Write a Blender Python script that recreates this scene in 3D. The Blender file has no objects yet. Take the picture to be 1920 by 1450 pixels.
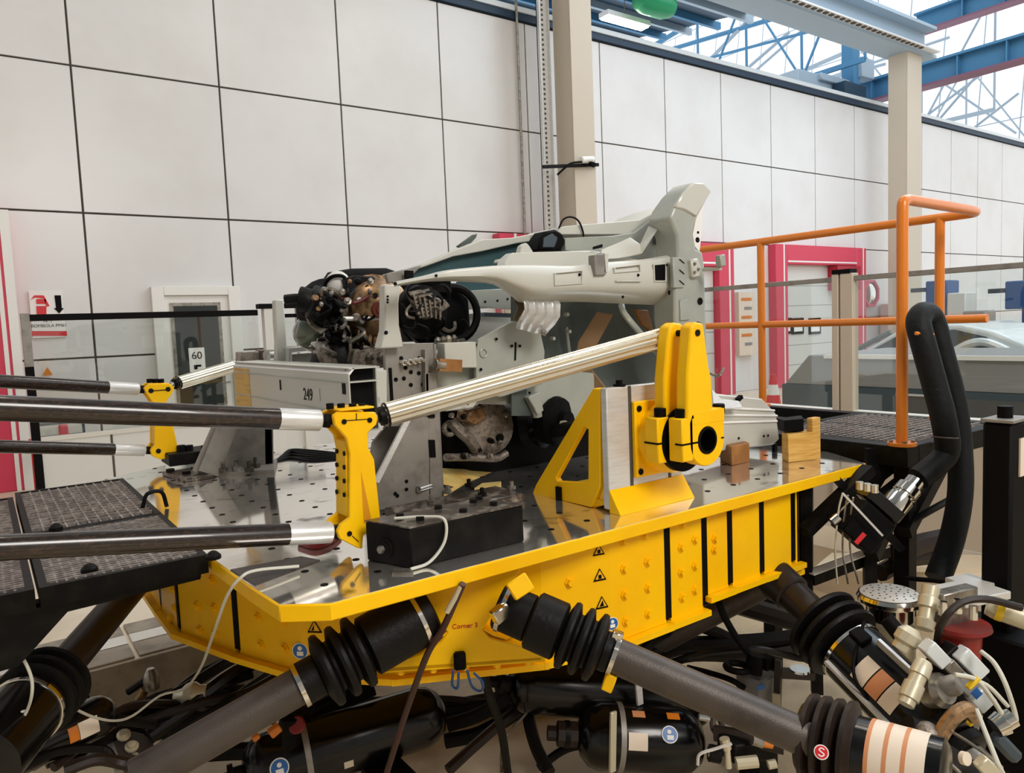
import bpy, bmesh, math, random
import numpy as np
from mathutils import Vector, Matrix
random.seed(7)
sc = bpy.context.scene
COL = sc.collection

# ------------------------------------------------------------------ camera
# world: X runs along the long panelled wall, Y runs towards it, Z is up (metres)
F_PX = 1400.0; CX, CY = 960.0, 725.0
EYE = np.array([0.0, 0.0, 1.6])
_dn = np.array([690, 17000, F_PX]); _dn = _dn/np.linalg.norm(_dn)
_u = np.array([1970, -195, F_PX]); _u = _u-_dn*_u.dot(_dn); _u = _u/np.linalg.norm(_u)
_v = np.cross(-_dn, _u)
RW = np.array([_u, _v, -_dn])
cam = bpy.data.cameras.new('camera'); camo = bpy.data.objects.new('camera', cam); COL.objects.link(camo)
cam.sensor_width = 36; cam.lens = F_PX/1920*36; cam.clip_start = .05; cam.clip_end = 300
_x = RW@np.array([1, 0, 0]); _y = -RW@np.array([0, 1, 0]); _z = -RW@np.array([0, 0, 1])
M = Matrix.Identity(4)
for i in range(3):
    M[i][0] = _x[i]; M[i][1] = _y[i]; M[i][2] = _z[i]; M[i][3] = EYE[i]
camo.matrix_world = M
sc.camera = camo

# ------------------------------------------------------------------ light
w = bpy.data.worlds.new('sky'); sc.world = w; w.use_nodes = True
bg = w.node_tree.nodes['Background']; bg.inputs[0].default_value = (.91, .955, 1, 1); bg.inputs[1].default_value = 1.25
def area(name, loc, target, size, power, col, sy=None):
    l = bpy.data.lights.new(name, 'AREA'); l.energy = power; l.color = col; l.size = size
    if sy: l.shape = 'RECTANGLE'; l.size_y = sy
    o = bpy.data.objects.new(name, l); COL.objects.link(o); o.location = loc
    d = Vector(target)-Vector(loc); o.rotation_euler = d.to_track_quat('-Z', 'Y').to_euler()
    return o
area('skylight_light', (14, 3.0, 11), (10, 6, 0), 8, 480, (.7, .85, 1), 6)
area('hall_lamp_and_fill', (.2, 4.5, 8.8), (.8, 4.5, 0), 2.4, 105, (1, .86, .73))
area('hall_lamp_and_fill', (1.6, -3.6, 5.6), (1.9, 2.2, .8), 2.4, 305, (1, .95, .9))  # unseen fill light added behind the camera to brighten the table front
sc.view_settings.view_transform = 'Standard'
sc.view_settings.look = 'None'
sc.view_settings.exposure = 0.14
sc.view_settings.gamma = 1.0
sc.view_settings.use_curve_mapping = False

# ------------------------------------------------------------------ helpers
def ray(x, y): return RW@np.array([(x-CX)/F_PX, (y-CY)/F_PX, 1.0])
def P(x, y, u=None, v=None, z=None, d=None):
    """point of the place seen at photo pixel (x, y) on a world plane X=u, Y=v, Z=z, or at depth d"""
    r = ray(x, y)
    if d is not None: t = d
    elif u is not None: t = u/r[0]
    elif v is not None: t = v/r[1]
    else: t = (z-1.6)/r[2]
    return Vector(EYE+r*t)
def PP(x, y, p0, n):
    r = ray(x, y); p0 = np.array(p0, float); n = np.array(n, float)
    return Vector(EYE+r*((p0-EYE).dot(n)/r.dot(n)))
def V(*a): return Vector(a)
def frame(ax):
    ax = Vector(ax).normalized()
    h = V(0, 0, 1) if abs(ax.z) < .9 else V(1, 0, 0)
    a = ax.cross(h).normalized(); return a, ax.cross(a).normalized(), ax

class MB:
    def __init__(s): s.v = []; s.f = []
    def add(s, vs, fs):
        b = len(s.v); s.v += [Vector(p) for p in vs]; s.f += [[b+i for i in f] for f in fs]; return s
    def box(s, a, b):
        x0, y0, z0 = (min(a[i], b[i]) for i in range(3)); x1, y1, z1 = (max(a[i], b[i]) for i in range(3))
        return s.add([(x0,y0,z0),(x1,y0,z0),(x1,y1,z0),(x0,y1,z0),(x0,y0,z1),(x1,y0,z1),(x1,y1,z1),(x0,y1,z1)],
                     [(0,3,2,1),(4,5,6,7),(0,1,5,4),(1,2,6,5),(2,3,7,6),(3,0,4,7)])
    def obox(s, c, sx, sy, sz, ax, ay):
        ax = Vector(ax).normalized(); ay = Vector(ay).normalized(); az = ax.cross(ay).normalized(); ay = az.cross(ax); c = Vector(c)
        vs = [c+ax*sx*i/2+ay*sy*j/2+az*sz*k/2 for k in (-1, 1) for (i, j) in ((-1,-1),(1,-1),(1,1),(-1,1))]
        return s.add(vs, [(0,3,2,1),(4,5,6,7),(0,1,5,4),(1,2,6,5),(2,3,7,6),(3,0,4,7)])
    def bar(s, p0, p1, w, h, up=(0, 0, 1)):
        p0 = Vector(p0); p1 = Vector(p1); ax = (p1-p0).normalized(); up = Vector(up)
        side = ax.cross(up)
        if side.length < 1e-3: side = ax.cross(V(1, 0, 0))
        return s.obox((p0+p1)/2, (p1-p0).length, w, h, ax, side.normalized())
    def prism(s, pts, vec):
        pts = [Vector(p) for p in pts]; vec = Vector(vec); n = len(pts)
        nn = V(0, 0, 0)
        for i in range(n): nn += pts[i].cross(pts[(i+1) % n])
        if nn.dot(vec) > 0: pts = pts[::-1]
        return s.add(pts+[p+vec for p in pts], [list(range(n)), list(range(2*n-1, n-1, -1))]+[(i, i+n, (i+1) % n+n, (i+1) % n) for i in range(n)])
    def ringprism(s, outer, inner, vec):
        n = len(outer); o = [Vector(p) for p in outer]; q = [Vector(p) for p in inner]; vec = Vector(vec)
        fs = []
        for i in range(n):
            j = (i+1) % n
            fs += [(i, j, n+j, n+i), (2*n+i, 3*n+i, 3*n+j, 2*n+j), (i, 2*n+i, 2*n+j, j), (n+i, n+j, 3*n+j, 3*n+i)]
        return s.add(o+q+[p+vec for p in o]+[p+vec for p in q], fs)
    def tube(s, path, r, n=10, cap=True):
        path = [Vector(p) for p in path]; m = len(path); rs = r if isinstance(r, (list, tuple)) else [r]*m
        vs = []; fs = []; pa = None
        for i, p in enumerate(path):
            t = (path[min(i+1, m-1)]-path[max(i-1, 0)])
            if t.length < 1e-9: t = V(0, 0, 1)
            t.normalize()
            if pa is None: a = frame(t)[0]
            else:
                a = pa-t*pa.dot(t)
                a = a.normalized() if a.length > 1e-6 else frame(t)[0]
            pa = a; b = t.cross(a)
            for k in range(n):
                th = 2*math.pi*k/n; vs.append(p+(a*math.cos(th)+b*math.sin(th))*rs[i])
        for i in range(m-1):
            for k in range(n):
                k2 = (k+1) % n; fs.append((i*n+k, i*n+k2, (i+1)*n+k2, (i+1)*n+k))
        if cap: fs += [list(range(n-1, -1, -1)), list(range((m-1)*n, m*n))]
        return s.add(vs, fs)
    def cyl(s, p0, p1, r, r2=None, n=20): return s.tube([p0, p1], [r, r if r2 is None else r2], n)
    def lathe(s, p0, ax, prof, n=24):
        """prof: (distance along the axis, radius)"""
        p0 = Vector(p0); a, b, ax = frame(ax); m = len(prof)
        vs = [p0+ax*t+(a*math.cos(2*math.pi*k/n)+b*math.sin(2*math.pi*k/n))*r for t, r in prof for k in range(n)]
        fs = [(i*n+k, i*n+(k+1) % n, (i+1)*n+(k+1) % n, (i+1)*n+k) for i in range(m-1) for k in range(n)]
        fs += [list(range(n-1, -1, -1)), list(range((m-1)*n, m*n))]
        return s.add(vs, fs)
    def ring(s, c, ax, R, r, n=28, k=8):
        a, b, ax = frame(ax); c = Vector(c)
        pth = [c+(a*math.cos(2*math.pi*i/n)+b*math.sin(2*math.pi*i/n))*R for i in range(n+1)]
        return s.tube(pth, r, k, False)
    def sheet(s, rows, th):
        """rows of points, given a thickness along the local normal"""
        rows = [[Vector(p) for p in r] for r in rows]; m = len(rows); n = len(rows[0])
        nor = []
        for i in range(m):
            for j in range(n):
                du = rows[i][min(j+1, n-1)]-rows[i][max(j-1, 0)]; dv = rows[min(i+1, m-1)][j]-rows[max(i-1, 0)][j]
                q = du.cross(dv); nor.append(q.normalized() if q.length > 1e-9 else V(0, 1, 0))
        fl = [p for r in rows for p in r]
        vs = fl+[p+q*th for p, q in zip(fl, nor)]; N = m*n; fs = []
        for i in range(m-1):
            for j in range(n-1):
                a = i*n+j; fs += [(a, a+1, a+n+1, a+n), (N+a, N+a+n, N+a+n+1, N+a+1)]
        for j in range(n-1):
            fs += [(j, N+j, N+j+1, j+1), ((m-1)*n+j, (m-1)*n+j+1, N+(m-1)*n+j+1, N+(m-1)*n+j)]
        for i in range(m-1):
            a = i*n; b = i*n+n-1
            fs += [(a, a+n, N+a+n, N+a), (b, N+b, N+b+n, b+n)]
        return s.add(vs, fs)
    def ball(s, c, r, n=12, sq=(1, 1, 1)):
        c = Vector(c); m = n//2; vs = []; fs = []
        for i in range(m+1):
            t = math.pi*i/m
            for k in range(n):
                p = 2*math.pi*k/n; vs.append(c+V(r*sq[0]*math.sin(t)*math.cos(p), r*sq[1]*math.sin(t)*math.sin(p), r*sq[2]*math.cos(t)))
        for i in range(m):
            for k in range(n): fs.append((i*n+k, (i+1)*n+k, (i+1)*n+(k+1) % n, i*n+(k+1) % n))
        return s.add(vs, fs)
    def build(s, name, m, parent=None, bevel=0, ang=35, label=None, seg=1):
        mn = [min(p[i] for p in s.v) for i in range(3)]; mx = [max(p[i] for p in s.v) for i in range(3)]
        o0 = V((mn[0]+mx[0])/2, (mn[1]+mx[1])/2, mn[2])
        me = bpy.data.meshes.new(name); me.from_pydata([p-o0 for p in s.v], [], s.f)
        bm = bmesh.new(); bm.from_mesh(me)
        bmesh.ops.remove_doubles(bm, verts=bm.verts, dist=1e-6)
        bmesh.ops.recalc_face_normals(bm, faces=bm.faces); bm.to_mesh(me); bm.free()
        me.shade_smooth(); me.set_sharp_from_angle(angle=math.radians(ang))
        me.materials.append(MAT[m] if isinstance(m, str) else m)
        ob = bpy.data.objects.new(name, me); COL.objects.link(ob); put(ob, o0, parent)
        if bevel:
            b = ob.modifiers.new('bevel', 'BEVEL'); b.width = bevel; b.segments = seg; b.limit_method = 'ANGLE'; b.angle_limit = math.radians(40)
        if label: ob['label'] = label
        return ob
def wloc(o):
    p = Vector(o.location)
    while o.parent: o = o.parent; p = p+Vector(o.location)
    return p
def put(ob, loc, parent):
    if parent: ob.parent = parent; ob.location = Vector(loc)-wloc(parent)
    else: ob.location = loc
def inst(src, name, loc, parent, rot=None):
    """another piece that shares mesh data with src"""
    o = bpy.data.objects.new(name, src.data if hasattr(src, 'data') else src); COL.objects.link(o); put(o, loc, parent)
    if rot: o.rotation_euler = rot
    return o
def tag(o, label, cat, group=None, kind=None):
    o['label'] = label; o['category'] = cat
    if group: o['group'] = group
    if kind: o['kind'] = kind
    return o
def thing(name, label, cat, loc, group=None, kind=None):
    o = bpy.data.objects.new(name, None); COL.objects.link(o); o.location = loc; o.empty_display_size = .1
    return tag(o, label, cat, group, kind)
def struct(o): o['kind'] = 'structure'; return o
def smooth(pts, n=8):
    """Catmull-Rom through the points"""
    p = [Vector(q) for q in pts]; p = [p[0]*2-p[1]]+p+[p[-1]*2-p[-2]]; out = []
    for i in range(1, len(p)-2):
        for k in range(n):
            t = k/n
            out.append(.5*((2*p[i])+(p[i+1]-p[i-1])*t+(2*p[i-1]-5*p[i]+4*p[i+1]-p[i+2])*t*t+(3*p[i]-p[i-1]-3*p[i+1]+p[i+2])*t**3))
    return out+[p[-2]]
def text(s, size, m, loc, xd, yd, parent, name='lettering', th=.001, align='CENTER'):
    c = bpy.data.curves.new(name, 'FONT'); c.body = s; c.size = size; c.extrude = th; c.align_x = align; c.align_y = 'CENTER'
    t = bpy.data.objects.new(name, c); COL.objects.link(t)
    me = bpy.data.meshes.new_from_object(t.evaluated_get(bpy.context.evaluated_depsgraph_get()))
    bpy.data.objects.remove(t)
    xd = Vector(xd).normalized(); yd = Vector(yd).normalized(); zd = xd.cross(yd).normalized(); yd = zd.cross(xd)
    R = Matrix((xd, yd, zd)).transposed().to_4x4(); me.transform(R)
    me.materials.clear(); me.materials.append(MAT[m])
    o = bpy.data.objects.new(name, me); COL.objects.link(o); put(o, loc, parent); o['kind'] = 'stuff'; return o

# ------------------------------------------------------------------ materials
MAT = {}
def lin(h):
    h = h.lstrip('#'); c = [int(h[i:i+2], 16)/255 for i in (0, 2, 4)]
    return tuple(x/12.92 if x <= .04045 else ((x+.055)/1.055)**2.4 for x in c)+(1,)
def mat(name, col, rough=.5, metal=0, col2=None, scale=8, lo=.45, hi=.65, bump=0, bscale=60, spec=.5, coat=0, emit=0, rough2=None, stretch=None, detail=4):
    m = bpy.data.materials.new(name); m.use_nodes = True; nt = m.node_tree; b = nt.nodes['Principled BSDF']
    c = lin(col); b.inputs['Base Color'].default_value = c; b.inputs['Roughness'].default_value = rough; b.inputs['Metallic'].default_value = metal
    b.inputs['Specular IOR Level'].default_value = spec; b.inputs['Coat Weight'].default_value = coat
    if emit: b.inputs['Emission Color'].default_value = c; b.inputs['Emission Strength'].default_value = emit
    geo = None
    if col2 or bump:
        geo = nt.nodes.new('ShaderNodeNewGeometry'); src = geo.outputs['Position']
        if stretch:
            mp = nt.nodes.new('ShaderNodeMapping'); mp.inputs['Scale'].default_value = stretch; nt.links.new(src, mp.inputs[0]); src = mp.outputs[0]
    if col2:
        nz = nt.nodes.new('ShaderNodeTexNoise'); nz.inputs['Scale'].default_value = scale; nz.inputs['Detail'].default_value = detail; nz.inputs['Roughness'].default_value = .6
        nt.links.new(src, nz.inputs['Vector'])
        mr = nt.nodes.new('ShaderNodeMapRange'); mr.inputs[1].default_value = lo; mr.inputs[2].default_value = hi; nt.links.new(nz.outputs[0], mr.inputs[0])
        mx = nt.nodes.new('ShaderNodeMix'); mx.data_type = 'RGBA'; mx.inputs[6].default_value = c; mx.inputs[7].default_value = lin(col2)
        nt.links.new(mr.outputs[0], mx.inputs[0]); nt.links.new(mx.outputs[2], b.inputs['Base Color'])
        if rough2 is not None:
            m2 = nt.nodes.new('ShaderNodeMapRange'); m2.inputs[3].default_value = rough; m2.inputs[4].default_value = rough2
            nt.links.new(mr.outputs[0], m2.inputs[0]); nt.links.new(m2.outputs[0], b.inputs['Roughness'])
    if bump:
        n2 = nt.nodes.new('ShaderNodeTexNoise'); n2.inputs['Scale'].default_value = bscale; n2.inputs['Detail'].default_value = 3; nt.links.new(src, n2.inputs['Vector'])
        bp = nt.nodes.new('ShaderNodeBump'); bp.inputs['Strength'].default_value = bump; bp.inputs['Distance'].default_value = .01
        nt.links.new(n2.outputs[0], bp.inputs['Height']); nt.links.new(bp.outputs[0], b.inputs['Normal'])
    MAT[name] = m; return m
def glassmat(name, col, gloss, rough=.02):
    m = bpy.data.materials.new(name); m.use_nodes = True; nt = m.node_tree; nt.nodes.remove(nt.nodes['Principled BSDF'])
    out = nt.nodes['Material Output']; t = nt.nodes.new('ShaderNodeBsdfTransparent'); t.inputs[0].default_value = lin(col)
    g = nt.nodes.new('ShaderNodeBsdfGlossy'); g.inputs['Roughness'].default_value = rough
    mx = nt.nodes.new('ShaderNodeMixShader'); mx.inputs[0].default_value = gloss
    nt.links.new(t.outputs[0], mx.inputs[1]); nt.links.new(g.outputs[0], mx.inputs[2]); nt.links.new(mx.outputs[0], out.inputs[0])
    MAT[name] = m
mat('panel', '#e2e0de', .3, col2='#dcd9d6', scale=.7, spec=.4)
mat('seam', '#4a443c', .8)
mat('coping', '#143049', .5)
mat('coping_pale', '#dbe2e6', .5)
mat('floor', '#e2d3ba', .35, col2='#d6c6ac', scale=1.6)
mat('pitfloor', '#d8c6a6', .4, col2='#a08c70', scale=2.2, lo=.5, hi=.75)
mat('concrete', '#a09686', .75, col2='#857b6d', scale=6)
mat('alu', '#dad9d6', .36, .35, col2='#cfcdc8', scale=12, stretch=(1, 1, 8))
mat('alu_strip', '#d9d6cf', .4, .3)
mat('ivory', '#c6b9a6', .5)
mat('ivory_cool', '#d3d1cb', .45)
mat('white', '#ece9e4', .4)
mat('paper', '#f2f0ec', .7)
mat('black', '#050404', .6, spec=.12)
mat('gloss_black', '#070606', .2, col2='#100d0a', scale=5, spec=.4)
mat('rubber', '#0b0908', .5, bump=.15, bscale=80, spec=.2)
mat('rubber_brown', '#21150f', .45, bump=.1, spec=.35)
mat('black_steel', '#0a0908', .5, col2='#191512', scale=14, spec=.15)
mat('grime_top', '#4a423b', .25, .4, col2='#a89e93', scale=18, lo=.5, hi=.7)
mat('yellow', '#ffc600', .4, col2='#fbbc00', scale=3, spec=.25)
mat('red', '#d5222c', .45)
mat('pink_red', '#d23a55', .5)
mat('deep_red', '#a3122a', .5)
mat('filter_red', '#8e2420', .35)
mat('orange', '#e07d18', .35, coat=.2)
mat('biw', '#a9aca2', .38, .1, col2='#9a9d94', scale=3, coat=.15)
mat('biw_light', '#c6c5bb', .36, .1, coat=.15)
mat('biw_dark', '#565d57', .5, .1, col2='#474f4b', scale=4)  # body grey darkened so the wheelhouse's shade sits in the colour
mat('biw_teal', '#2c4d52', .5, .1)  # dark teal puts the inner bay's shade into the body colour
mat('weld_grey', '#918c84', .5, .35, col2='#7b766f', scale=10)
mat('carbon', '#1d120c', .25, col2='#3a271c', scale=90, lo=.5, hi=.62, coat=.4, stretch=(.6, 1.5, 1.5))
mat('rod_alu', '#dcd3bf', .26, .75, col2='#c9bd9f', scale=3)
mat('chrome', '#d8d4cc', .12, 1)
mat('steel', '#a29c92', .35, .8, col2='#7d766c', scale=20)
mat('bronze', '#a5835f', .35, .6, col2='#5d4632', scale=28)
mat('cast', '#8d8377', .45, .5, col2='#5b5147', scale=40, bump=.3, bscale=120)
mat('leg_grey', '#4c433c', .45, .2, col2='#3b332d', scale=5, bump=.12, bscale=220)
mat('leg_dark', '#2a211c', .4, .2)
mat('wood', '#dcae5c', .6, col2='#c8943f', scale=6, stretch=(1, 1, 9))
mat('wood_dark', '#8a5a26', .6, col2='#a56f36', scale=6)
mat('grating', '#857c77', .35, .5, col2='#b3aaa3', scale=40)
mat('blue', '#1a4d86', .5)
mat('decal_blue', '#1c5fa8', .4)
mat('decal_yellow', '#f2b705', .5)
mat('label', '#e6d6c2', .5)
mat('label_orange', '#cf8a5c', .5)
mat('red_letter', '#c2261f', .5)
mat('amber', '#d77a1c', .4)
mat('grey_cover', '#8b8987', .5)
mat('grey_dark', '#3e4a52', .5)
mat('car_white', '#d9dede', .25, coat=.5)
mat('tinted', '#2b3130', .08)
mat('roof_steel', '#447fa6', .6)
mat('roof_pale', '#9fb0bd', .6)
mat('roof_dark', '#12354a', .6)
mat('roof_red', '#7d5468', .6)
mat('green', '#0c8a55', .4)
mat('lamp_glow', '#fff1e0', .5, emit=55)
mat('led_glow', '#fff4e6', .5, emit=5)
mat('foam', '#e6c878', .8, col2='#d5a850', scale=8)
mat('olive_glass', '#5a5f4d', .12, coat=.6)
mat('cable_white', '#cfcdbf', .4)
mat('insul', '#0b0e10', .6, spec=.25, bump=.25, bscale=40)
mat('cream_fit', '#cfc6ab', .35, .3)
mat('tag_yellow', '#e8c21a', .5)
glassmat('pane', '#f4f7f6', .06)
glassmat('roof_glass', '#ffffff', .04)
# polished, oil-stained table plate
def plate_mat():
    m = mat('plate', '#f3eee6', .07, .92, col2='#b0a599', scale=2.2, lo=.52, hi=.78, rough2=.2)
    nt = m.node_tree; b = nt.nodes['Principled BSDF']
    geo = nt.nodes.new('ShaderNodeNewGeometry'); n = nt.nodes.new('ShaderNodeTexNoise'); n.inputs['Scale'].default_value = 9; n.inputs['Detail'].default_value = 6
    nt.links.new(geo.outputs['Position'], n.inputs['Vector'])
    mr = nt.nodes.new('ShaderNodeMapRange'); mr.inputs[1].default_value = .6; mr.inputs[2].default_value = .74; nt.links.new(n.outputs[0], mr.inputs[0])
    old = b.inputs['Base Color'].links[0].from_socket
    mx = nt.nodes.new('ShaderNodeMix'); mx.data_type = 'RGBA'; mx.inputs[7].default_value = lin('#4a3f37')
    nt.links.new(mr.outputs[0], mx.inputs[0]); nt.links.new(old, mx.inputs[6]); nt.links.new(mx.outputs[2], b.inputs['Base Color'])
plate_mat()

# ================================================================== THE HALL
# floor with the test pit
PU0, PU1, PV0, PV1, PZ = -3.0, 4.6, -.6, 4.1, -.32
b = MB()
b.box((-9, PV1, -.4), (46, 10.0, 0)).box((-9, -7, -.4), (PU0, PV1, 0)).box((PU1, -7, -.4), (46, PV1, 0)).box((PU0, -7, -.4), (PU1, PV0, 0))
floor = struct(b.build('floor', 'floor'))
struct(MB().box((PU0, PV0, PZ-.1), (PU1, PV1, PZ)).build('floor', 'pitfloor'))
pw = MB().box((PU0, PV1-.015, PZ), (PU1, PV1-.001, -.001)).build('wall_pit', 'concrete'); struct(pw)
for k in range(5):      # aluminium cover plates along the pit edge
    u0 = -1.9+k*1.22
    MB().box((u0, PV1+.01, .001), (u0+1.2, PV1+.2, .012)).build('cover_plate', 'concrete', floor, .002)
    MB().box((u0, PV1+.21, .001), (u0+1.2, PV1+.34, .014)).build('edge_strip', 'alu_strip', floor, .002)
    MB().box((u0, PV1+.35, .001), (u0+1.2, PV1+.52, .012)).build('cover_plate', 'concrete', floor, .002)

# panelled wall
WV = 10.0
US = [1.12+1.632*k for k in range(-4, 24)]
ZS = [-.24, 1.42, 3.095, 4.755, 6.48]
wall = struct(MB().box((US[0], WV+.02, 0), (US[-1], WV+.3, 6.5)).build('wall_back', 'seam'))
GAP = .011
pan = {}
for r in range(4):
    z0 = max(0, ZS[r])+GAP; z1 = ZS[r+1]-GAP
    src = MB().box((US[0]+GAP, WV, z0), (US[1]-GAP, WV+.03, z1)).build('wall_panel', 'panel', wall, .004)
    l0 = Vector(src.location)
    for k in range(1, len(US)-1):
        o = inst(src, 'wall_panel', wloc(src)+V(US[k]-US[0], 0, 0), wall)
        mo = o.modifiers.new('bevel', 'BEVEL'); mo.width = .004; mo.segments = 1
cop = struct(MB().box((US[0], WV-.06, 6.49), (US[-1], WV+.34, 6.60)).build('trim_1', 'coping'))
MB().box((US[0], WV-.09, 6.60), (US[-1], WV+.36, 6.68)).build('capping', 'coping_pale', cop)

# columns
def column(u0, u1, v0, v1, ztop, label):
    t = thing('steel_column', label, 'column', ((u0+u1)/2, (v0+v1)/2, 0), 'hall columns')
    f = .035
    MB().box((u0, v0, 0), (u1, v0+f, ztop)).build('flange', 'ivory', t, .004)
    MB().box((u0, v1-f, 0), (u1, v1, ztop)).build('flange', 'ivory', t, .004)
    MB().box((u0, v0+f, 0), (u0+.03, v1-f, ztop)).build('web', 'ivory', t)
    MB().box((u1-.03, v0+f, 0), (u1, v1-f, ztop)).build('web', 'ivory', t)
    MB().box((u0-.08, v0-.08, 0), (u1+.08, v1+.08, .04)).build('base_plate', 'ivory', t)
    return t
c1 = column(7.76, 8.2, 9.0, 9.42, 9.4, 'ivory box column with wall camera, behind the car body')
c2 = column(17.75, 18.4, 8.9, 9.35, 7.45, 'pale column under the overhead beam, behind the orange handrail')
# perforated cable channel and conduit beside the first column
t = thing('cable_channel', 'perforated zinc cable channel running up beside the ivory column', 'cable channel', (7.6, 9.4, 0))
MB().box((7.45, 9.42, 0), (7.65, 9.44, 7.6)).build('back_plate', 'alu', t)
MB().box((7.45, 9.36, 0), (7.465, 9.44, 7.6)).build('side_lip', 'alu', t)
MB().box((7.635, 9.36, 0), (7.65, 9.44, 7.6)).build('side_lip', 'alu', t)
src = None
for k in range(70):
    p = V(7.55, 9.415, 1.8+k*.075)
    if src is None: src = MB().box((7.535, 9.412, 1.8), (7.565, 9.4205, 1.83)).build('slot', 'seam', t)
    else: inst(src, 'slot', V(7.55, 9.41625, 1.8+k*.075), t)
tag(MB().cyl((7.42, 9.9, 0), (7.42, 9.9, 7.6), .022).build('conduit', 'steel'), 'thin grey conduit pipe on the wall left of the ivory column', 'pipe')
tag(MB().cyl((8.33, 9.5, 0), (8.33, 9.5, 7.2), .028).build('conduit', 'white'), 'thin white pipe along the right edge of the ivory column', 'pipe')
# camera on the column
cp = P(1100, 305, v=8.95)
t = thing('security_camera', 'small white camera with black cable clamped to the ivory column', 'camera', cp)
MB().bar(P(1018, 313, v=8.96), P(1122, 309, v=8.96), .03, .05).build('clamp_bar', 'black_steel', t)
MB().cyl(cp+V(-.16, -.05, .02), cp+V(.1, -.05, .05), .05).build('body', 'white', t, .01)
MB().cyl(cp+V(.02, -.06, -.03), cp+V(.02, -.14, -.06), .04).build('lens', 'black', t)
MB().tube(smooth([P(1098, 303, v=8.9), P(1072, 306, v=8.88), P(1058, 316, v=8.9), P(1045, 328, v=8.95)]), .016).build('cable', 'black', t)

# ---------------- doors and frames in the wall
# glazed white door
d = struct(MB().box((1.9, WV-.045, 0), (2.66, WV-.002, 2.13)).build('door_1', 'white', bevel=.004))
b = MB()
b.box((1.76, WV-.09, 0), (1.9, WV-.002, 2.24)).box((2.66, WV-.09, 0), (2.8, WV-.002, 2.24)).box((1.9, WV-.09, 2.13), (2.66, WV-.002, 2.24))
b.build('door_frame', 'white', d, .006)
b = MB().box((1.96, WV-.06, .25), (2.0, WV-.046, 2.04)).box((2.52, WV-.06, .25), (2.56, WV-.046, 2.04)).box((2.0, WV-.06, 2.0), (2.52, WV-.046, 2.04)).box((2.0, WV-.06, .25), (2.52, WV-.046, .29))
b.build('glazing_bead', 'steel', d)
pn = MB().box((2.0, WV-.056, .29), (2.52, WV-.048, 2.0)).build('door_glass', 'tinted', d)
MB().cyl((2.6, WV-.05, 1.02), (2.6, WV-.1, 1.02), .012).tube([(2.6, WV-.1, 1.02), (2.5, WV-.1, 1.02)], .01).build('door_handle', 'steel', d)
pp = thing('paper_notice', 'white paper notice taped inside the glazed door', 'notice', P(370, 690, v=9.94))
a = P(353, 653, v=9.94); c = P(386, 696, v=9.94)
MB().box((a.x, 9.938, c.z), (c.x, 9.941, a.z)).build('sheet', 'paper', pp)
text('60', .13, 'black', ((a.x+c.x)/2, 9.936, a.z-.1), (1, 0, 0), (0, 0, 1), pp)
MB().box((a.x+.05, 9.935, c.z+.06), (c.x-.05, 9.938, c.z+.085)).box((a.x+.05, 9.935, c.z+.03), (a.x+.09, 9.938, c.z+.06)).build('printed_mark', 'black', pp)

def red_door(name, u0, u1, zt, jamb, leaf_m, edge=0):
    d = struct(MB().box((u0+jamb, WV-.03, 0), (u1-jamb, WV-.002, zt-jamb)).build(name, leaf_m))
    for a, c in ((u0, u0+jamb), (u1-jamb, u1)):
        MB().box((a, WV-.2, 0), (c, WV-.002, zt)).build('red_jamb', 'pink_red', d, .01)
        MB().box((a+jamb*.62, WV-.207, 0), (a+jamb*.72, WV-.2, zt)).build('pale_line', 'white', d)
    if edge: MB().box((u1-.09, WV-.208, 0), (u1, WV-.2005, zt)).build('pale_line', 'white', d)
    MB().box((u0+jamb, WV-.2, zt-jamb), (u1-jamb, WV-.002, zt)).build('red_header', 'pink_red', d, .01)
    MB().box((u0+jamb, WV-.207, zt-jamb*.9), (u1-jamb, WV-.2, zt-jamb*.82)).build('pale_line', 'white', d)
    n = 6
    for k in range(n):
        z0 = .02+k*(zt-jamb-.04)/n
        MB().box((u0+jamb+.02, WV-.05, z0), (u1-jamb-.02, WV-.031, z0+(zt-jamb-.04)/n-.015)).build('door_section', 'ivory_cool', d, .003)
    return d
dr = red_door('door_2', 14.02, 17.6, 3.1, .42, 'ivory_cool')
for x in (1472, 1495, 1527):      # framed window slots in the sectional door
    a = P(x-11, 597, v=WV-.055); c = P(x+11, 626, v=WV-.055)
    f = MB().box((a.x, WV-.075, c.z), (c.x, WV-.052, a.z)).build('window_frame', 'black', dr)
    MB().box((a.x+.06, WV-.08, c.z+.06), (c.x-.06, WV-.074, a.z-.06)).build('pane', 'paper', f)
MB().box((16.2, WV-.3, 2.1), (17.18, WV-.05, 2.66)).build('shutter_box', 'deep_red', dr)
red_door('door_3', 6.84, 12.62, 3.06, .46, 'ivory_cool')
a = P(66, 930, v=9.79)
dl = red_door('door_4', -3.2, a.x, 3.06, .42, 'ivory_cool', 1)

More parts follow.
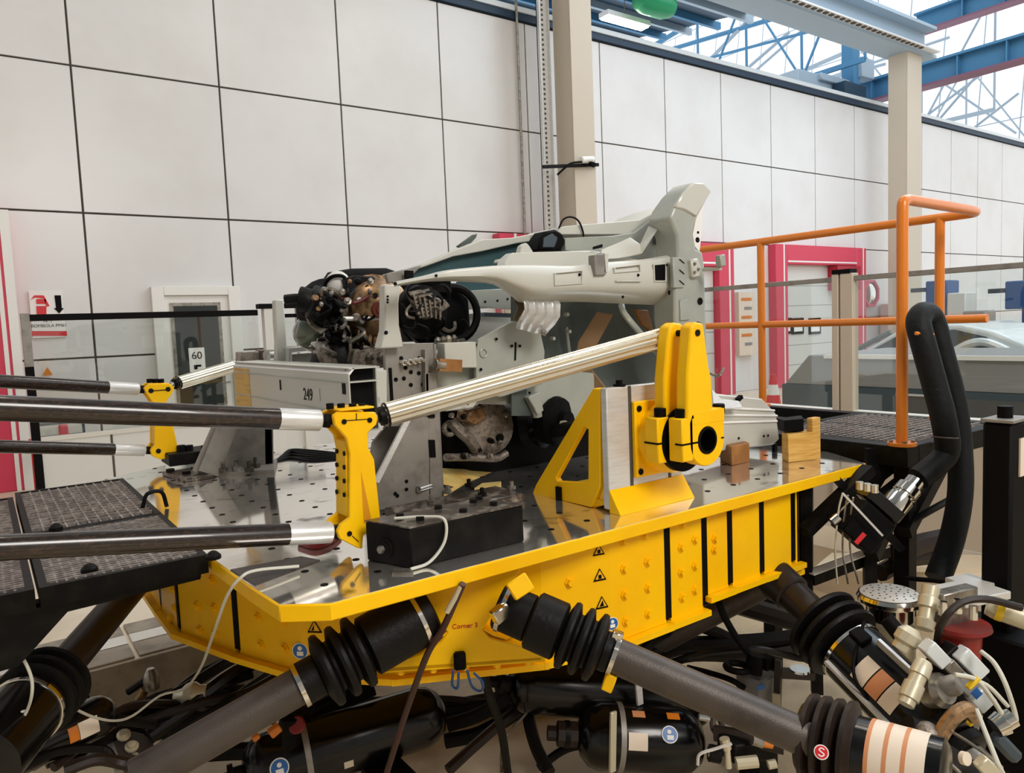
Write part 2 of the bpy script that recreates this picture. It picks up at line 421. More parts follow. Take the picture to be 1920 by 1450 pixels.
# fire extinguisher sign
sg = thing('fire_extinguisher_sign', 'white wall sign with red extinguisher symbol and black down arrow', 'sign', P(90, 590, v=9.98))
a = P(53, 545, v=9.98); c = P(124, 632, v=9.98)
MB().box((a.x, 9.97, c.z), (c.x, 9.985, a.z)).build('plate', 'paper', sg, label='white sign plate')
def sgn(x, y): return P(x, y, v=9.968)
W3 = V(0, -.004, 0)
MB().prism([sgn(68, 561), sgn(86, 561), sgn(86, 570), sgn(68, 570)], W3).prism([sgn(68, 574), sgn(87, 574), sgn(87, 590), sgn(69, 590)], W3).build('extinguisher_symbol', 'red', sg)
MB().prism([sgn(58, 562), sgn(64, 554), sgn(82, 554), sgn(93, 574), sgn(87, 575), sgn(82, 560), sgn(66, 558)], W3).build('hose_symbol', 'red', sg)
MB().prism([sgn(102, 554), sgn(114, 554), sgn(116, 578), sgn(120, 578), sgn(111, 588), sgn(101, 578), sgn(105, 578)], W3).build('arrow_symbol', 'black', sg)
text('N. 1', .05, 'black', sgn(90, 602), (1, 0, 0), (0, 0, 1), sg)
text('BOMBOLA PM61', .048, 'black', sgn(92, 611), (1, 0, 0), (0, 0, 1), sg)
MB().prism([sgn(60, 621), sgn(125, 621), sgn(126, 630), sgn(60, 630)], W3).build('red_band', 'red', sg)
# small warning triangle on the wall
a = sgn(89, 697)
tag(MB().prism([a+V(-.05, 0, -.04), a+V(.05, 0, -.04), a+V(0, 0, .05)], W3).build('warning_sticker', 'amber'), 'small orange warning triangle sticker low on the left wall', 'sticker')
# octagonal mirror with red rim
mc = P(1630, 551, v=9.9)
t = thing('convex_mirror', 'octagonal safety mirror with a red rim on the far wall', 'mirror', mc)
oc = [mc+V(.36*math.cos(math.pi/8+k*math.pi/4), 0, .36*math.sin(math.pi/8+k*math.pi/4)) for k in range(8)]
ic = [mc+(p-mc)*.8 for p in oc]
MB().ringprism(oc, ic, (0, -.08, 0)).build('rim', 'pink_red', t, .01)
MB().lathe(mc+V(0, -.02, 0), (0, -1, 0), [(0, .29), (.03, .25), (.055, .15), (.065, .01)], 16).build('mirror_glass', 'chrome', t)
MB().tube([mc+V(-.3, 0, -.1), mc+V(-.62, .07, -.1)], .02).build('bracket', 'black', t)
# yellow instruction board between the red frames
a = P(1385, 548, v=9.9); c = P(1416, 665, v=9.9)
t = thing('notice_board', 'tall pale yellow instruction board between the red door frames', 'notice board', (a.x, 9.9, c.z))
MB().box((a.x, 9.9, c.z), (c.x, 9.995, a.z)).build('board', 'label', t)
for k in range(6):
    z = a.z-.12-k*(a.z-c.z-.2)/6
    MB().box((a.x+.08+.1*(k % 2), 9.893, z-.06), (c.x-.1, 9.9, z)).build('printed_line', 'grey_cover' if k % 2 else 'amber', t)
# control cabinet beside the right door frame
a = P(1620, 640, v=9.7); 
t = thing('pink_cabinet', 'pale pink cabinet standing under the octagonal mirror', 'cabinet', (19.2, 9.6, 0))
MB().box((18.5, 9.4, 0), (20.2, 9.95, 1.75)).build('body', mat('pink_pale', '#e2b8ae', .5), t, .02)
MB().box((19.32, 9.385, .1), (19.34, 9.4, 1.7)).build('door_gap', 'seam', t)

# ---------------- roof
# beam along the hall on top of the second column, with a perforated tray
t = thing('overhead_beam', 'pale overhead beam with a perforated cable tray on the far column', 'beam', (15, 9.1, 7.45))
MB().box((6.0, 8.8, 7.45), (18.9, 9.45, 7.52)).build('bottom_flange', 'roof_pale', t)
MB().box((6.0, 9.08, 7.52), (18.9, 9.14, 8.1)).build('web', 'roof_pale', t)
MB().box((6.0, 8.8, 8.1), (18.9, 9.45, 8.17)).build('top_flange', 'roof_pale', t)
MB().box((6.0, 8.62, 7.5), (18.7, 8.78, 7.53)).build('cable_tray', 'alu', t)
src = MB().box((6.1, 8.66, 7.485), (6.2, 8.74, 7.499)).build('tray_slot', 'seam', t)
for k in range(1, 60): inst(src, 'tray_slot', V(6.15+k*.2, 8.7, 7.485), t)
# crane runway girders across the hall (run towards the wall)
def girder(name, u, v0, v1, z, label):
    t = thing(name, label, 'girder', (u, (v0+v1)/2, z), 'crane girders')
    MB().box((u-.22, v0, z-.55), (u+.22, v1, z-.49)).build('bottom_flange', 'roof_red', t)
    MB().box((u-.03, v0, z-.49), (u+.03, v1, z)).build('web', 'roof_steel', t)
    MB().box((u-.22, v0, z), (u+.22, v1, z+.06)).build('top_flange', 'roof_steel', t)
    for k in range(int((v1-v0)/1.1)):
        MB().box((u-.2, v0+.5+k*1.1, z-.49), (u-.031, v0+.53+k*1.1, z)).build('stiffener', 'roof_steel', t)
    return t
girder('crane_girder', 20.6, 3, 14.5, 7.85, 'blue grey crane girder crossing behind the far column')
girder('crane_girder', 24.5, -2, 12, 10.6, 'higher blue crane girder at the top right corner of the hall')
# blue post and plate on the girder
t = thing('crane_trolley', 'blue crane trolley hanging at the wall top left of the far column', 'crane', P(1600, 170, v=10.6))
for (x0, y0, x1, y1, m, v) in ((1600, 65, 1613, 190, 'roof_steel', 11.2), (1616, 105, 1640, 150, 'roof_pale', 11.1), (1540, 135, 1600, 165, 'roof_pale', 11.3), (1585, 150, 1625, 200, 'roof_dark', 11.0)):
    a = P(x0, y0, v=v); c = P(x1, y1, v=v)
    MB().box((a.x, v, c.z), (c.x, v+.35, a.z)).build('trolley_block', m, t, .02)
# service walkway/duct behind the wall top
t = thing('roof_duct', 'pale blue duct lying behind the top edge of the wall', 'duct', (19, 11.3, 6.6))
a = P(1490, 130, v=11.5); c = P(1580, 175, v=11.5)
MB().box((a.x, 11.4, 6.4), (c.x, 12.0, a.z)).build('body', 'roof_pale', t, .02)
MB().box((a.x, 11.3, 6.4), (c.x+1.2, 11.4, a.z-.5)).build('skirt', 'roof_steel', t)

# glazed saw-tooth roof light: mullions, rails, panes on two planes beyond the wall
def glazing(name, u, v0, v1, z0, z1, dv, dz, lean=0.0):
    g = struct(MB().box((u-.06, v0, z0-.16), (u+.06, v1, z0)).build(name, 'roof_pale'))
    nv = int((v1-v0)/dv); nz = int((z1-z0)/dz)
    bar = None
    for k in range(nv+1):
        if bar is None: bar = MB().tube([(u, v0, z0), (u+lean, v0, z1)], .028, 4).build('mullion', 'roof_pale', g)
        else: inst(bar, 'mullion', wloc(bar)+V(0, k*dv, 0), g)
    rl = None
    for k in range(1, nz+1):
        if rl is None: rl = MB().box((u-.02+lean*k/nz, v0, z0+dz*k-.02), (u+.02+lean*k/nz, v1, z0+dz*k+.02)).build('glazing_rail', 'roof_pale', g)
        else: inst(rl, 'glazing_rail', wloc(rl)+V(lean*(k-1)/nz, 0, dz*(k-1)), g)
    pn = None
    for k in range(nv):
        for q in range(nz):
            if pn is None:
                pn = MB().add([(u, v0, z0), (u, v0+dv, z0), (u+lean/nz, v0+dv, z0+dz), (u+lean/nz, v0, z0+dz)], [(0, 1, 2, 3)]).build('pane', 'roof_glass', g)
            else: inst(pn, 'pane', wloc(pn)+V(lean*q/nz, k*dv, q*dz), g)
    return g
glazing('window_1', 34.0, 8, 44, 6.6, 18.6, 1.6, 2.4, 2.0)

# lattice trusses
def truss(u, v0, v1, z, h, n, m, label):
    t = thing('roof_truss', label, 'truss', (u, (v0+v1)/2, z), 'roof trusses')
    MB().bar((u, v0, z), (u, v1, z), .09, .12).build('bottom_chord', m, t)
    MB().bar((u, v0, z+h), (u, v1, z+h*.55), .09, .12).build('top_chord', m, t)
    dv = (v1-v0)/n
    for k in range(n+1):
        a = v0+k*dv; zt = z+h*(1-.45*k/n)
        MB().bar((u, a, z), (u, a, zt), .05, .06, (1, 0, 0)).build('upright', m, t)
        if k < n:
            zt2 = z+h*(1-.45*(k+1)/n)
            if k % 2: MB().bar((u, a, z), (u, a+dv, zt2), .05, .05, (1, 0, 0)).build('diagonal', m, t)
            else: MB().bar((u, a, zt), (u, a+dv, z), .05, .05, (1, 0, 0)).build('diagonal', m, t)
    return t
truss(19.0, 10.6, 25, 8.0, 3.4, 8, 'roof_steel', 'blue lattice roof truss nearest the ivory column, above the wall')
trs = truss(26.0, 10.4, 30, 7.6, 3.6, 9, 'roof_pale', 'grey blue lattice roof truss in the middle of the roof light')
truss(31.0, 8.6, 30, 6.9, 4.2, 9, 'roof_pale', 'farthest pale lattice truss against the roof glazing')
# tie rods belong to the middle truss
for (x0, y0, x1, y1, uu, r, m) in ((1300, 215, 1660, 120, 24, .05, 'roof_pale'), (1250, 130, 1590, 40, 22, .05, 'roof_steel'), (1480, 170, 1780, 70, 28, .05, 'roof_pale'),
        (1740, 215, 1905, 90, 28, .045, 'roof_pale'), (1745, 140, 1905, 250, 28, .04, 'roof_pale'), (1800, 260, 1910, 175, 27, .04, 'roof_pale'), (1760, 225, 1850, 120, 26, .04, 'roof_pale'),
        (1330, 190, 1480, 60, 25, .06, 'roof_pale'), (1345, 195, 1500, 60, 25, .05, 'roof_pale'), (1270, 175, 1420, 20, 23, .07, 'roof_pale'), (1390, 240, 1800, 120, 29, .04, 'roof_pale'), (1250, 95, 1500, 20, 23, .08, 'roof_steel')):
    MB().tube([P(x0, y0, u=uu), P(x1, y1, u=uu)], r, 6).build('tie_rod', m, trs)
# solid roof deck on the left with ribs
t = thing('roof_deck', 'dark blue ribbed roof deck above the left part of the wall', 'roof', (10, 14, 9))
MB().add([(2, 10.6, 8.3), (14.6, 10.6, 8.3), (19.5, 26, 12.5), (2, 26, 12.5), (2, 10.6, 8.45), (14.6, 10.6, 8.45), (19.5, 26, 12.65), (2, 26, 12.65)],
         [(0,1,2,3),(7,6,5,4),(0,4,5,1),(1,5,6,2),(2,6,7,3),(3,7,4,0)]).build('deck', 'roof_dark', t)
for k in range(9):
    v = 11+k*1.2; z = 8.3+(v-10.6)*4.2/15.4
    MB().box((2, v, z-.16), (15+k*.35, v+.09, z+.0)).build('rib', 'roof_steel' if k % 2 else 'roof_pale', t)
# closed roof and side walls of the near bay
struct(MB().box((-9.2, -7, 0), (-9, 10, 9.4)).build('wall_left', 'panel'))
struct(MB().box((-9, -7.2, 0), (22, -7, 9.4)).build('wall_near', 'panel'))
struct(MB().box((-9, -7, 9.4), (6.6, 10.6, 9.6)).build('ceiling', 'roof_pale'))
# lamps
def bay_lamp(loc, label, e=1):
    t = thing('strip_lamp', label, 'lamp', loc, 'hall lamps')
    MB().box((loc[0]-.6, loc[1]-.14, loc[2]), (loc[0]+.6, loc[1]+.14, loc[2]+.1)).build('housing', 'white', t)
    MB().box((loc[0]-.57, loc[1]-.11, loc[2]-.03), (loc[0]+.57, loc[1]+.11, loc[2])).build('diffuser', 'lamp_glow', t)
    MB().tube([(loc[0], loc[1], loc[2]+.1), (loc[0], loc[1], loc[2]+1.15)], .01, 6).build('hanger', 'steel', t)
lp = P(1172, 42, v=11.5)
bay_lamp(tuple(lp), 'glowing strip lamp under the dark roof deck beside the ivory column')
for i, (x, y) in enumerate(((400, 38), (655, 66))):
    q = P(x, y, v=WV); r = ray(x, y); r = Vector((r[0], -r[1], r[2])); k = (8.2-q.z)/r.z
    q = q+r*k
    bay_lamp(tuple(q), ['strip lamp hanging over the table, nearest the camera', 'strip lamp hanging over the table, second from the camera'][i])
# green hoist
hp = P(1228, 12, v=11.0)
t = thing('green_hoist', 'green hoist housing hanging at the top of the picture', 'hoist', hp)
MB().lathe(hp+V(-.5, 0, .06), (1, 0, 0), [(0, .05), (.04, .2), (.2, .26), (.75, .26), (.95, .2), (1, .05)], 16).build('housing', 'green', t)
MB().box((hp.x-.1, hp.y-.05, hp.z+.2), (hp.x+.1, hp.y+.05, hp.z+.9)).build('hanger', 'roof_steel', t)

# ================================================================== THE SHAKER TABLE
ZT = .95
def T(x, y): return P(x, y, z=ZT)
table = thing('shaker_table', 'large yellow multi-axis shaker table with a polished perforated top plate', 'shaker table', (1.8, 2.9, .5))
top = [(.64, 1.69), (3.05, 1.70), (3.19, 1.95), (3.19, 3.75), (2.85, 4.2), (.78, 4.2), (.43, 3.98), (.525, 1.95), (.54, 1.765)]
def off(poly, d):
    n = len(poly); out = []; c = (sum(p[0] for p in poly)/n, sum(p[1] for p in poly)/n)
    for p in poly:
        l = math.hypot(p[0]-c[0], p[1]-c[1]); out.append((p[0]+(c[0]-p[0])*d/l, p[1]+(c[1]-p[1])*d/l))
    return out
MB().prism([V(a, b_, .906) for a, b_ in top], (0, 0, .0425)).build('edge_plate', 'yellow', table, .003, label='yellow painted plate edge')
tp = MB().prism([V(a, b_, .9485) for a, b_ in off(top, .006)], (0, 0, .0015)).build('top_plate', 'plate', table, label='polished oil-stained top plate')
hole = MB().lathe((0, 0, 0), (0, 0, 1), [(0, .011), (.0012, .011)], 8)
src = None; n = 0
for i in range(17):
    for j in range(17):
        p = V(.68+i*.15, 1.83+j*.142, ZT)
        if p.x > 3.1 or (p.x < .6) or (p.x > 2.95 and p.y > 3.9): continue
        if src is None:
            src = hole.build('threaded_hole', 'black', table); put(src, p, table)
        else: inst(src, 'threaded_hole', p, table)
# skirt
SK = [(.50, 3.6, 0), (.50, 3.12, 1), (.505, 2.83, 1), (.62, 2.5, 1), (.74, 2.22, 0), (.95, 2.01, 0), (1.36, 1.80, 0), (1.6, 1.748, 0)]
xs = [1250, 1320, 1368, 1428, 1487]
us = [P(x, 1000, v=1.748).x for x in xs]
SK += [(us[0], 1.748, 1), (us[1], 1.748, 1), (us[2], 1.748, 1), (us[3], 1.748, 1), (us[4], 1.748, 1), (us[4]+.05, 1.748, 0), (us[4]+.05, 3.8, 0), (2.3, 4.1, 0), (.8, 4.1, 0), (.50, 3.6, 0)]
facets = []
for k in range(len(SK)-1):
    a = V(SK[k][0], SK[k][1], 0); c = V(SK[k+1][0], SK[k+1][1], 0); dr = (c-a).normalized(); nn = V(dr.y, -dr.x, 0)   # outward
    zb = .555 if (a.x < us[1]-.01 and k < 14) else .60
    if k > 12: zb = .56
    g0 = .012 if SK[k][2] else 0; g1 = .012 if SK[k+1][2] else 0
    q0 = a+dr*g0; q1 = c-dr*g1
    MB().prism([q0+V(0, 0, zb), q1+V(0, 0, zb), q1+V(0, 0, .906), q0+V(0, 0, .906)], -nn*.012).build('skirt_panel', 'yellow', table)
    MB().prism([a-nn*.0125+V(0, 0, zb), c-nn*.0125+V(0, 0, zb), c-nn*.0125+V(0, 0, .906), a-nn*.0125+V(0, 0, .906)], -nn*.01).build('inner_web', 'black', table)
    if SK[k+1][2]:
        MB().prism([c-dr*.0145+nn*.001+V(0, 0, zb+.012), c+dr*.0145+nn*.001+V(0, 0, zb+.012), c+dr*.0145+nn*.001+V(0, 0, .9), c-dr*.0145+nn*.001+V(0, 0, .9)], -nn*.011).build('slot', 'black', table)
    zf = zb-(k % 2)*.0012; e0 = a-dr*(0 if SK[k][1] == 1.748 else .01); e1 = c+dr*(0 if SK[k+1][1] == 1.748 else .01)
    MB().prism([e0+nn*.028+V(0, 0, zf-.02), e1+nn*.028+V(0, 0, zf-.02), e1-nn*.06+V(0, 0, zf-.02), e0-nn*.06+V(0, 0, zf-.02)], (0, 0, .02)).build('bottom_flange', 'yellow', table)
    facets.append((a, c, nn))
def skirt_pt(x, y, k0=0, k1=13):
    best = None
    for a, c, nn in facets[k0:k1]:
        p = PP(x, y, a, nn); t = (p-a).dot((c-a).normalized())
        if -.01 <= t <= (c-a).length+.01 and nn.dot(Vector(EYE)-p) > 0 and (best is None or (p-Vector(EYE)).length < best[2]):
            best = (p, nn, (p-Vector(EYE)).length)
    return best
bolt_pts = [(1068, 1092), (1170, 1066), (1214, 1053), (1171, 1115), (1215, 1102), (1173, 1165), (1215, 1150), (1168, 1014), (1209, 1003), (1277, 1026), (1303, 1011), (1277, 1073), (1303, 1060), (1279, 1120), (1303, 1106), (1279, 983),
            (1340, 1010), (1339, 1030), (325, 1104), (329, 1140), (322, 1158), (370, 1136), (402, 1140), (376, 1182), (404, 1187), (398, 1088), (484, 1158), (531, 1165), (490, 1210), (535, 1216)]
for (x, y) in bolt_pts:
    r = skirt_pt(x, y)
    if r:
        MB().lathe(r[0], r[1], [(0, .018), (.004, .018), (.0041, .012), (.014, .011)], 6).build('hex_bolt', 'yellow', table)
def decal_tri(x, y, s, kind):
    r = skirt_pt(x, y)
    if not r: return
    p, nn, _ = r; h = V(0, 0, 1).cross(nn).normalized(); p = p+nn*.0015
    up = V(0, 0, 1)
    o = [p-h*s-up*s*.8, p+h*s-up*s*.8, p+up*s*.9]; i = [p+(q-p)*.72 for q in o]
    d = MB().prism(i, nn*.001).build('warning_decal', 'decal_yellow', table)
    MB().ringprism(o, i, nn*.0012).build('decal_border', 'black', d)
    b = MB()
    if kind == 0: b.obox(p-up*s*.25, s*.45, .005, s*.5, h, nn)
    elif kind == 1: b.prism([p-h*s*.4-up*s*.5, p+h*s*.3-up*s*.5, p+h*s*.1+up*s*.3], nn*.0018)
    else: b.prism([p-h*s*.45-up*s*.5, p-h*s*.1-up*s*.5, p+up*s*.3], nn*.0018)
    b.build('decal_symbol', 'black', d)
def decal_disc(x, y, s):
    p, nn, _ = skirt_pt(x, y); h = V(0, 0, 1).cross(nn).normalized()
    d = MB().lathe(p, nn, [(0, s), (.0015, s)], 24).build('safety_decal', 'paper', table)
    MB().lathe(p, nn, [(0, s*.9), (.0022, s*.9)], 24).build('blue_disc', 'decal_blue', d)
    MB().lathe(p+V(0, 0, s*.35), nn, [(0, s*.28), (.003, s*.28)], 12).build('white_symbol', 'paper', d)
    MB().obox(p-V(0, 0, s*.3)+nn*.002, s*.8, .002, s*.5, h, nn).build('white_symbol', 'paper', d)
decal_tri(1122, 1031, .022, 0); decal_tri(1124, 1078, .024, 0); decal_tri(1128, 1130, .024, 1); decal_tri(590, 1175, .024, 2)
decal_disc(1148, 1170, .022); decal_disc(563, 1221, .026)
# corner bracket with lettering
bn = V(-.50, -.866, 0); bp0 = V(1.10, 1.83, 0)
def K(x, y): return PP(x, y, bp0, bn)
hour = [(772, 1110), (800, 1138), (822, 1166), (838, 1186), (826, 1204), (790, 1226), (724, 1246), (722, 1262), (870, 1252), (1018, 1240), (1016, 1224), (960, 1208), (918, 1196), (905, 1182), (920, 1158), (945, 1118), (975, 1070), (975, 1050), (870, 1076), (772, 1100)]
MB().prism([K(x, y) for x, y in hour], -bn*.10).build('corner_bracket', 'yellow', table, .004, label='hourglass shaped corner bracket')
bh = V(0, 0, 1).cross(bn).normalized()
text('Corner 3', .02, 'red_letter', K(872, 1174)+bn*.001, bh, V(0, 0, 1), table, name='corner_lettering')
e = K(720, 1255); f_ = K(1022, 1234)
MB().prism([e-V(0, 0, .012), f_-V(0, 0, .012), f_-bn*.12-V(0, 0, .012), e-bn*.12-V(0, 0, .012)], (0, 0, .014)).build('bracket_foot', 'yellow', table)
for k in range(5):
    q = e.lerp(f_, .1+k*.2)+V(0, 0, -.014)+bn*-.02
    MB().lathe(q, (0, 0, -1), [(0, .012), (.014, .011)], 6).build('hex_bolt', 'yellow', table)
c = K(862, 1236)
MB().obox(c+bn*.012, .036, .03, .05, bh, bn).build('connector', 'black', table, .006, label='black plug under the corner bracket')
# conical cheeks flaring into the two strut seats
for (px, sg_) in (((838, 1186), -1), ((905, 1182), 1)):
    a = K(*px)
    MB().sheet([[a+bh*sg_*.002, a+bh*sg_*.03-V(0, 0, .02), a+bh*sg_*.07-V(0, 0, .035)], [a-bn*.06, a+bh*sg_*.04-bn*.06-V(0, 0, .03), a+bh*sg_*.1-bn*.06-V(0, 0, .05)]], .004).build('bracket_cheek', 'yellow', table)

# ------------------------------------------------------------------ struts (hexapod legs)
def axis_pts(p0, p1): a = (p1-p0); L = a.length; return a/L, L
def leg(label, p0, p1, r, bell, mat_tube='leg_grey', cyl=None, clamp=None, low=None):
    """p0 upper joint, p1 lower end; bell=(t0,t1,r_in,r_out,n)"""
    ax, L = axis_pts(p0, p1)
    t = thing('actuator_strut', label, 'actuator', p1, 'hexapod struts')
    MB().tube([p0+ax*.02, p1], r, 28).build('rod_tube', mat_tube, t)
    for bq in bell:
        t0, t1, ri, ro, n = bq; prof = [(t0, r*.9)]
        for k in range(n):
            a = t0+(t1-t0)*k/n; d = (t1-t0)/n
            prof += [(a+d*.08, ri), (a+d*.3, ro*.97), (a+d*.5, ro), (a+d*.7, ro*.97), (a+d*.92, ri)]
        prof += [(t1, r*.9)]
        MB().lathe(p0, ax, prof, 32).build('bellows', 'rubber', t)
    for cq in (cyl or []):
        t0, t1, ra, m = cq
        MB().lathe(p0, ax, [(t0, ra*.9), (t0+.006, ra), (t1-.006, ra), (t1, ra*.9)], 32).build('housing', m, t)
    for cq in (clamp or []):
        t0, ra = cq
        MB().lathe(p0, ax, [(t0, ra), (t0+.001, ra+.003), (t0+.013, ra+.003), (t0+.014, ra)], 32).build('hose_clamp', 'chrome', t)
    return t, ax, L
# front left strut
p0 = P(806, 1146, d=2.14); p1 = P(255, 1462, d=1.82)
t, ax, L = leg('dark front left strut with bellows, running down left from the corner bracket', p0, p1, .050, [(.20, .34, .07, .102, 3)],
    cyl=[(.0, .2, .084, 'rubber'), (.335, .40, .058, 'rubber')], clamp=[(.035, .084), (.385, .058)])
# front right strut
p0 = P(935, 1135, d=2.1); p1 = P(1575, 1412, d=1.9)
t, ax, L = leg('long grey front right strut with a lower bellows, right of the corner bracket', p0, p1, .048, [(.19, .31, .066, .094, 3)],
    cyl=[(.0, .1, .066, 'black_steel'), (.1, .19, .08, 'rubber'), (.305, .335, .054, 'rubber')], clamp=[(.012, .068), (.335, .052)])
q = p0+ax*.35
MB().obox(q+V(0, 0, -.07)+ax*-.02, .03, .05, .07, ax, V(0, 0, 1)).build('yellow_stop', 'yellow', t, .003, label='yellow end stop')
MB().obox(q+V(0, 0, .05), .03, .04, .03, ax, V(0, 0, 1)).build('clamp_screw', 'chrome', t, .003)
MB().obox(P(938, 1150, d=2.03), .05, .04, .03, (1, 0, .4), (0, 0, 1)).build('joint_bolt', 'chrome', t, .004)
yp = P(975, 1100, d=2.02)
MB().obox(yp, .06, .05, .03, (1, -.3, .5), (0, .4, 1)).build('yellow_lug', 'yellow', t, .003)
# its lower bellows is a thing on its base cylinder
b0 = P(1502, 1380, d=1.98); b1 = P(1710, 1440, d=1.82)
t = thing('base_actuator', 'black base cylinder with ribbed bellows and red round badge, bottom right', 'actuator', b1, 'base actuators')
ax, L = axis_pts(b0, b1)
prof = [(.0, .04), (.002, .085)]
for k in range(4):
    a = .01+k*.032; prof += [(a, .092), (a+.008, .112+.002*k), (a+.02, .114+.002*k), (a+.03, .094)]
prof += [(.14, .09), (.141, .05)]
MB().lathe(b0, ax, prof, 40).build('bellows', 'rubber_brown', t)
MB().lathe(b0, ax, [(.135, .07), (.14, .088), (.33, .088), (.34, .07)], 32).build('cylinder', 'gloss_black', t)
MB().lathe(b0, ax, [(.17, .0885), (.1701, .0895), (.30, .0895), (.3001, .0885)], 32).build('label_band', 'label', t)
for s_ in (.17, .21, .25):
    MB().lathe(b0, ax, [(s_, .0892), (s_+.0001, .09), (s_+.01, .09), (s_+.0101, .0892)], 32).build('label_stripe', 'label_orange', t)
bc = P(1540, 1411, d=1.80)
n_ = (Vector(EYE)-bc).normalized()
bd = MB().lathe(bc, n_, [(0, .017), (.002, .017)], 20).build('badge', 'paper', t)
MB().lathe(bc, n_, [(0.001, .0145), (.003, .0145)], 20).build('badge_disc', 'red', bd)
a_, b_, _ = frame(n_)
MB().tube(smooth([bc+n_*.0035+a_*.007+b_*.006, bc+n_*.0035+b_*.009, bc+n_*.0035-a_*.006+b_*.004, bc+n_*.0035+a_*.005-b_*.004, bc+n_*.0035-b_*.009, bc+n_*.0035-a_*.007-b_*.006], 4), .0016, 6).build('badge_letter', 'paper', bd)
# rear right strut with actuator body
p0 = P(1448, 1078, d=3.0); p1 = P(1800, 1420, d=2.3)
t, ax, L = leg('black actuator strut with three paper labels, right of the table', p0, p1, .062, [(.26, .40, .10, .15, 3)], 'leg_dark',
    cyl=[(.0, .12, .075, 'leg_dark'), (.41, .84, .118, 'gloss_black'), (.84, .88, .10, 'black_steel'), (.88, .96, .07, 'steel')], clamp=[(.415, .119)])
nrm = (Vector(EYE)-(p0+ax*.6)); nrm = (nrm-ax*nrm.dot(ax)).normalized(); sd = ax.cross(nrm)
for i, (s0, s1, m) in enumerate(((.52, .575, 'label'), (.58, .632, 'label_orange'), (.637, .69, 'label'))):
    rows = []
    for k in range(7):
        th = -.25+k*.13; rr = .1205
        dv = nrm*math.cos(th)+sd*math.sin(th)
        rows.append([p0+ax*s0+dv*rr, p0+ax*s1+dv*rr])
    lb = MB().sheet(rows, .0012).build('paper_label', m, t)
dv = nrm*math.cos(-.75)+sd*math.sin(-.75)
MB().bar(p0+ax*.50+dv*.125, p0+ax*.7+dv*.125, .012, .03, dv).build('side_rail', 'alu', t)
dv = nrm*math.cos(.75)+sd*math.sin(.75)
MB().bar(p0+ax*.43+dv*.125, p0+ax*.84+dv*.125, .012, .02, dv).build('side_rail', 'alu', t)
dv = nrm*math.cos(-.5)+sd*math.sin(-.5)
MB().obox(p0+ax*.455+dv*.12, .06, .05, .03, ax, dv.cross(ax)).build('clamp_lug', 'black', t, .004)
# strut behind
p0 = P(1470, 1080, d=3.05); p1 = P(1060, 1300, d=3.5)
leg('thin grey strut running down left behind the table corner', p0, p1, .048, [(.70, .82, .07, .1, 3)], cyl=[(0, .1, .065, 'leg_dark')])
# left strut behind the walkway
p0 = P(262, 1085, d=3.0); p1 = P(-30, 1425, d=1.95)
t, ax, L = leg('dark brown strut under the left walkway with bellows at the picture edge', p0, p1, .055, [(.70, .84, .08, .118, 3)], 'leg_dark',
    cyl=[(.84, 1.1, .10, 'gloss_black')], clamp=[(.86, .101)])
MB().bar(p0, p0+V(.3, .1, .02), .08, .1).build('joint_arm', 'leg_dark', t)
# bellows hidden strut at far rear
p0 = V(1.0, 3.9, .6); p1 = V(1.9, 4.0, -.28)
leg('rear strut standing below the far edge of the table', p0, p1, .05, [(.25, .38, .07, .1, 3)])

# ================================================================== FIXTURES ON THE TABLE
def tube_rod(label, p0, p1, r, cuts, knob, group='pull rods'):
    """carbon tube (p0, off frame) with an aluminium end (p1)"""
    ax, L = axis_pts(p0, p1)
    t = thing('pull_rod', label, 'rod', p1, group)
    a, c = cuts
    MB().tube([p0, p0+ax*(L-a)], r, 28).build('carbon_tube', 'carbon', t)
    MB().lathe(p0, ax, [(L-a-.004, r*.99), (L-a, r*1.02), (L-c, r*1.02), (L-c+.004, r*.85)], 28).build('end_sleeve', 'alu', t)
    MB().lathe(p0, ax, [(L-c, r*.45), (L-c+.01, r*.6), (L-c+.015, r*.75), (L-c+.03, r*.75), (L-c+.035, r*.4), (L, r*.35)], 6).build('lock_nut', 'black_steel', t)
    MB().ball(p1, r*.62, 14).build('rod_end', 'steel', t)
    return t
tube_rod('thick dark carbon rod with silver end reaching the top of the near yellow rocker', P(-60, 763, d=1.66), P(632, 790, d=2.17), .030, (.17, .055), 1)
tube_rod('thick dark carbon rod with silver end reaching the foot of the near yellow rocker', P(-60, 1030, d=1.66), P(650, 997, d=2.17), .030, (.17, .05), 1)
tube_rod('upper thin carbon rod reaching the far yellow rocker', P(-60, 712, d=3.15), P(276, 731, d=3.75), .030, (.19, .05), 1)
tube_rod('lower thin carbon rod reaching the far yellow rocker', P(-60, 836, d=3.15), P(288, 845, d=3.75), .029, (.19, .05), 1)

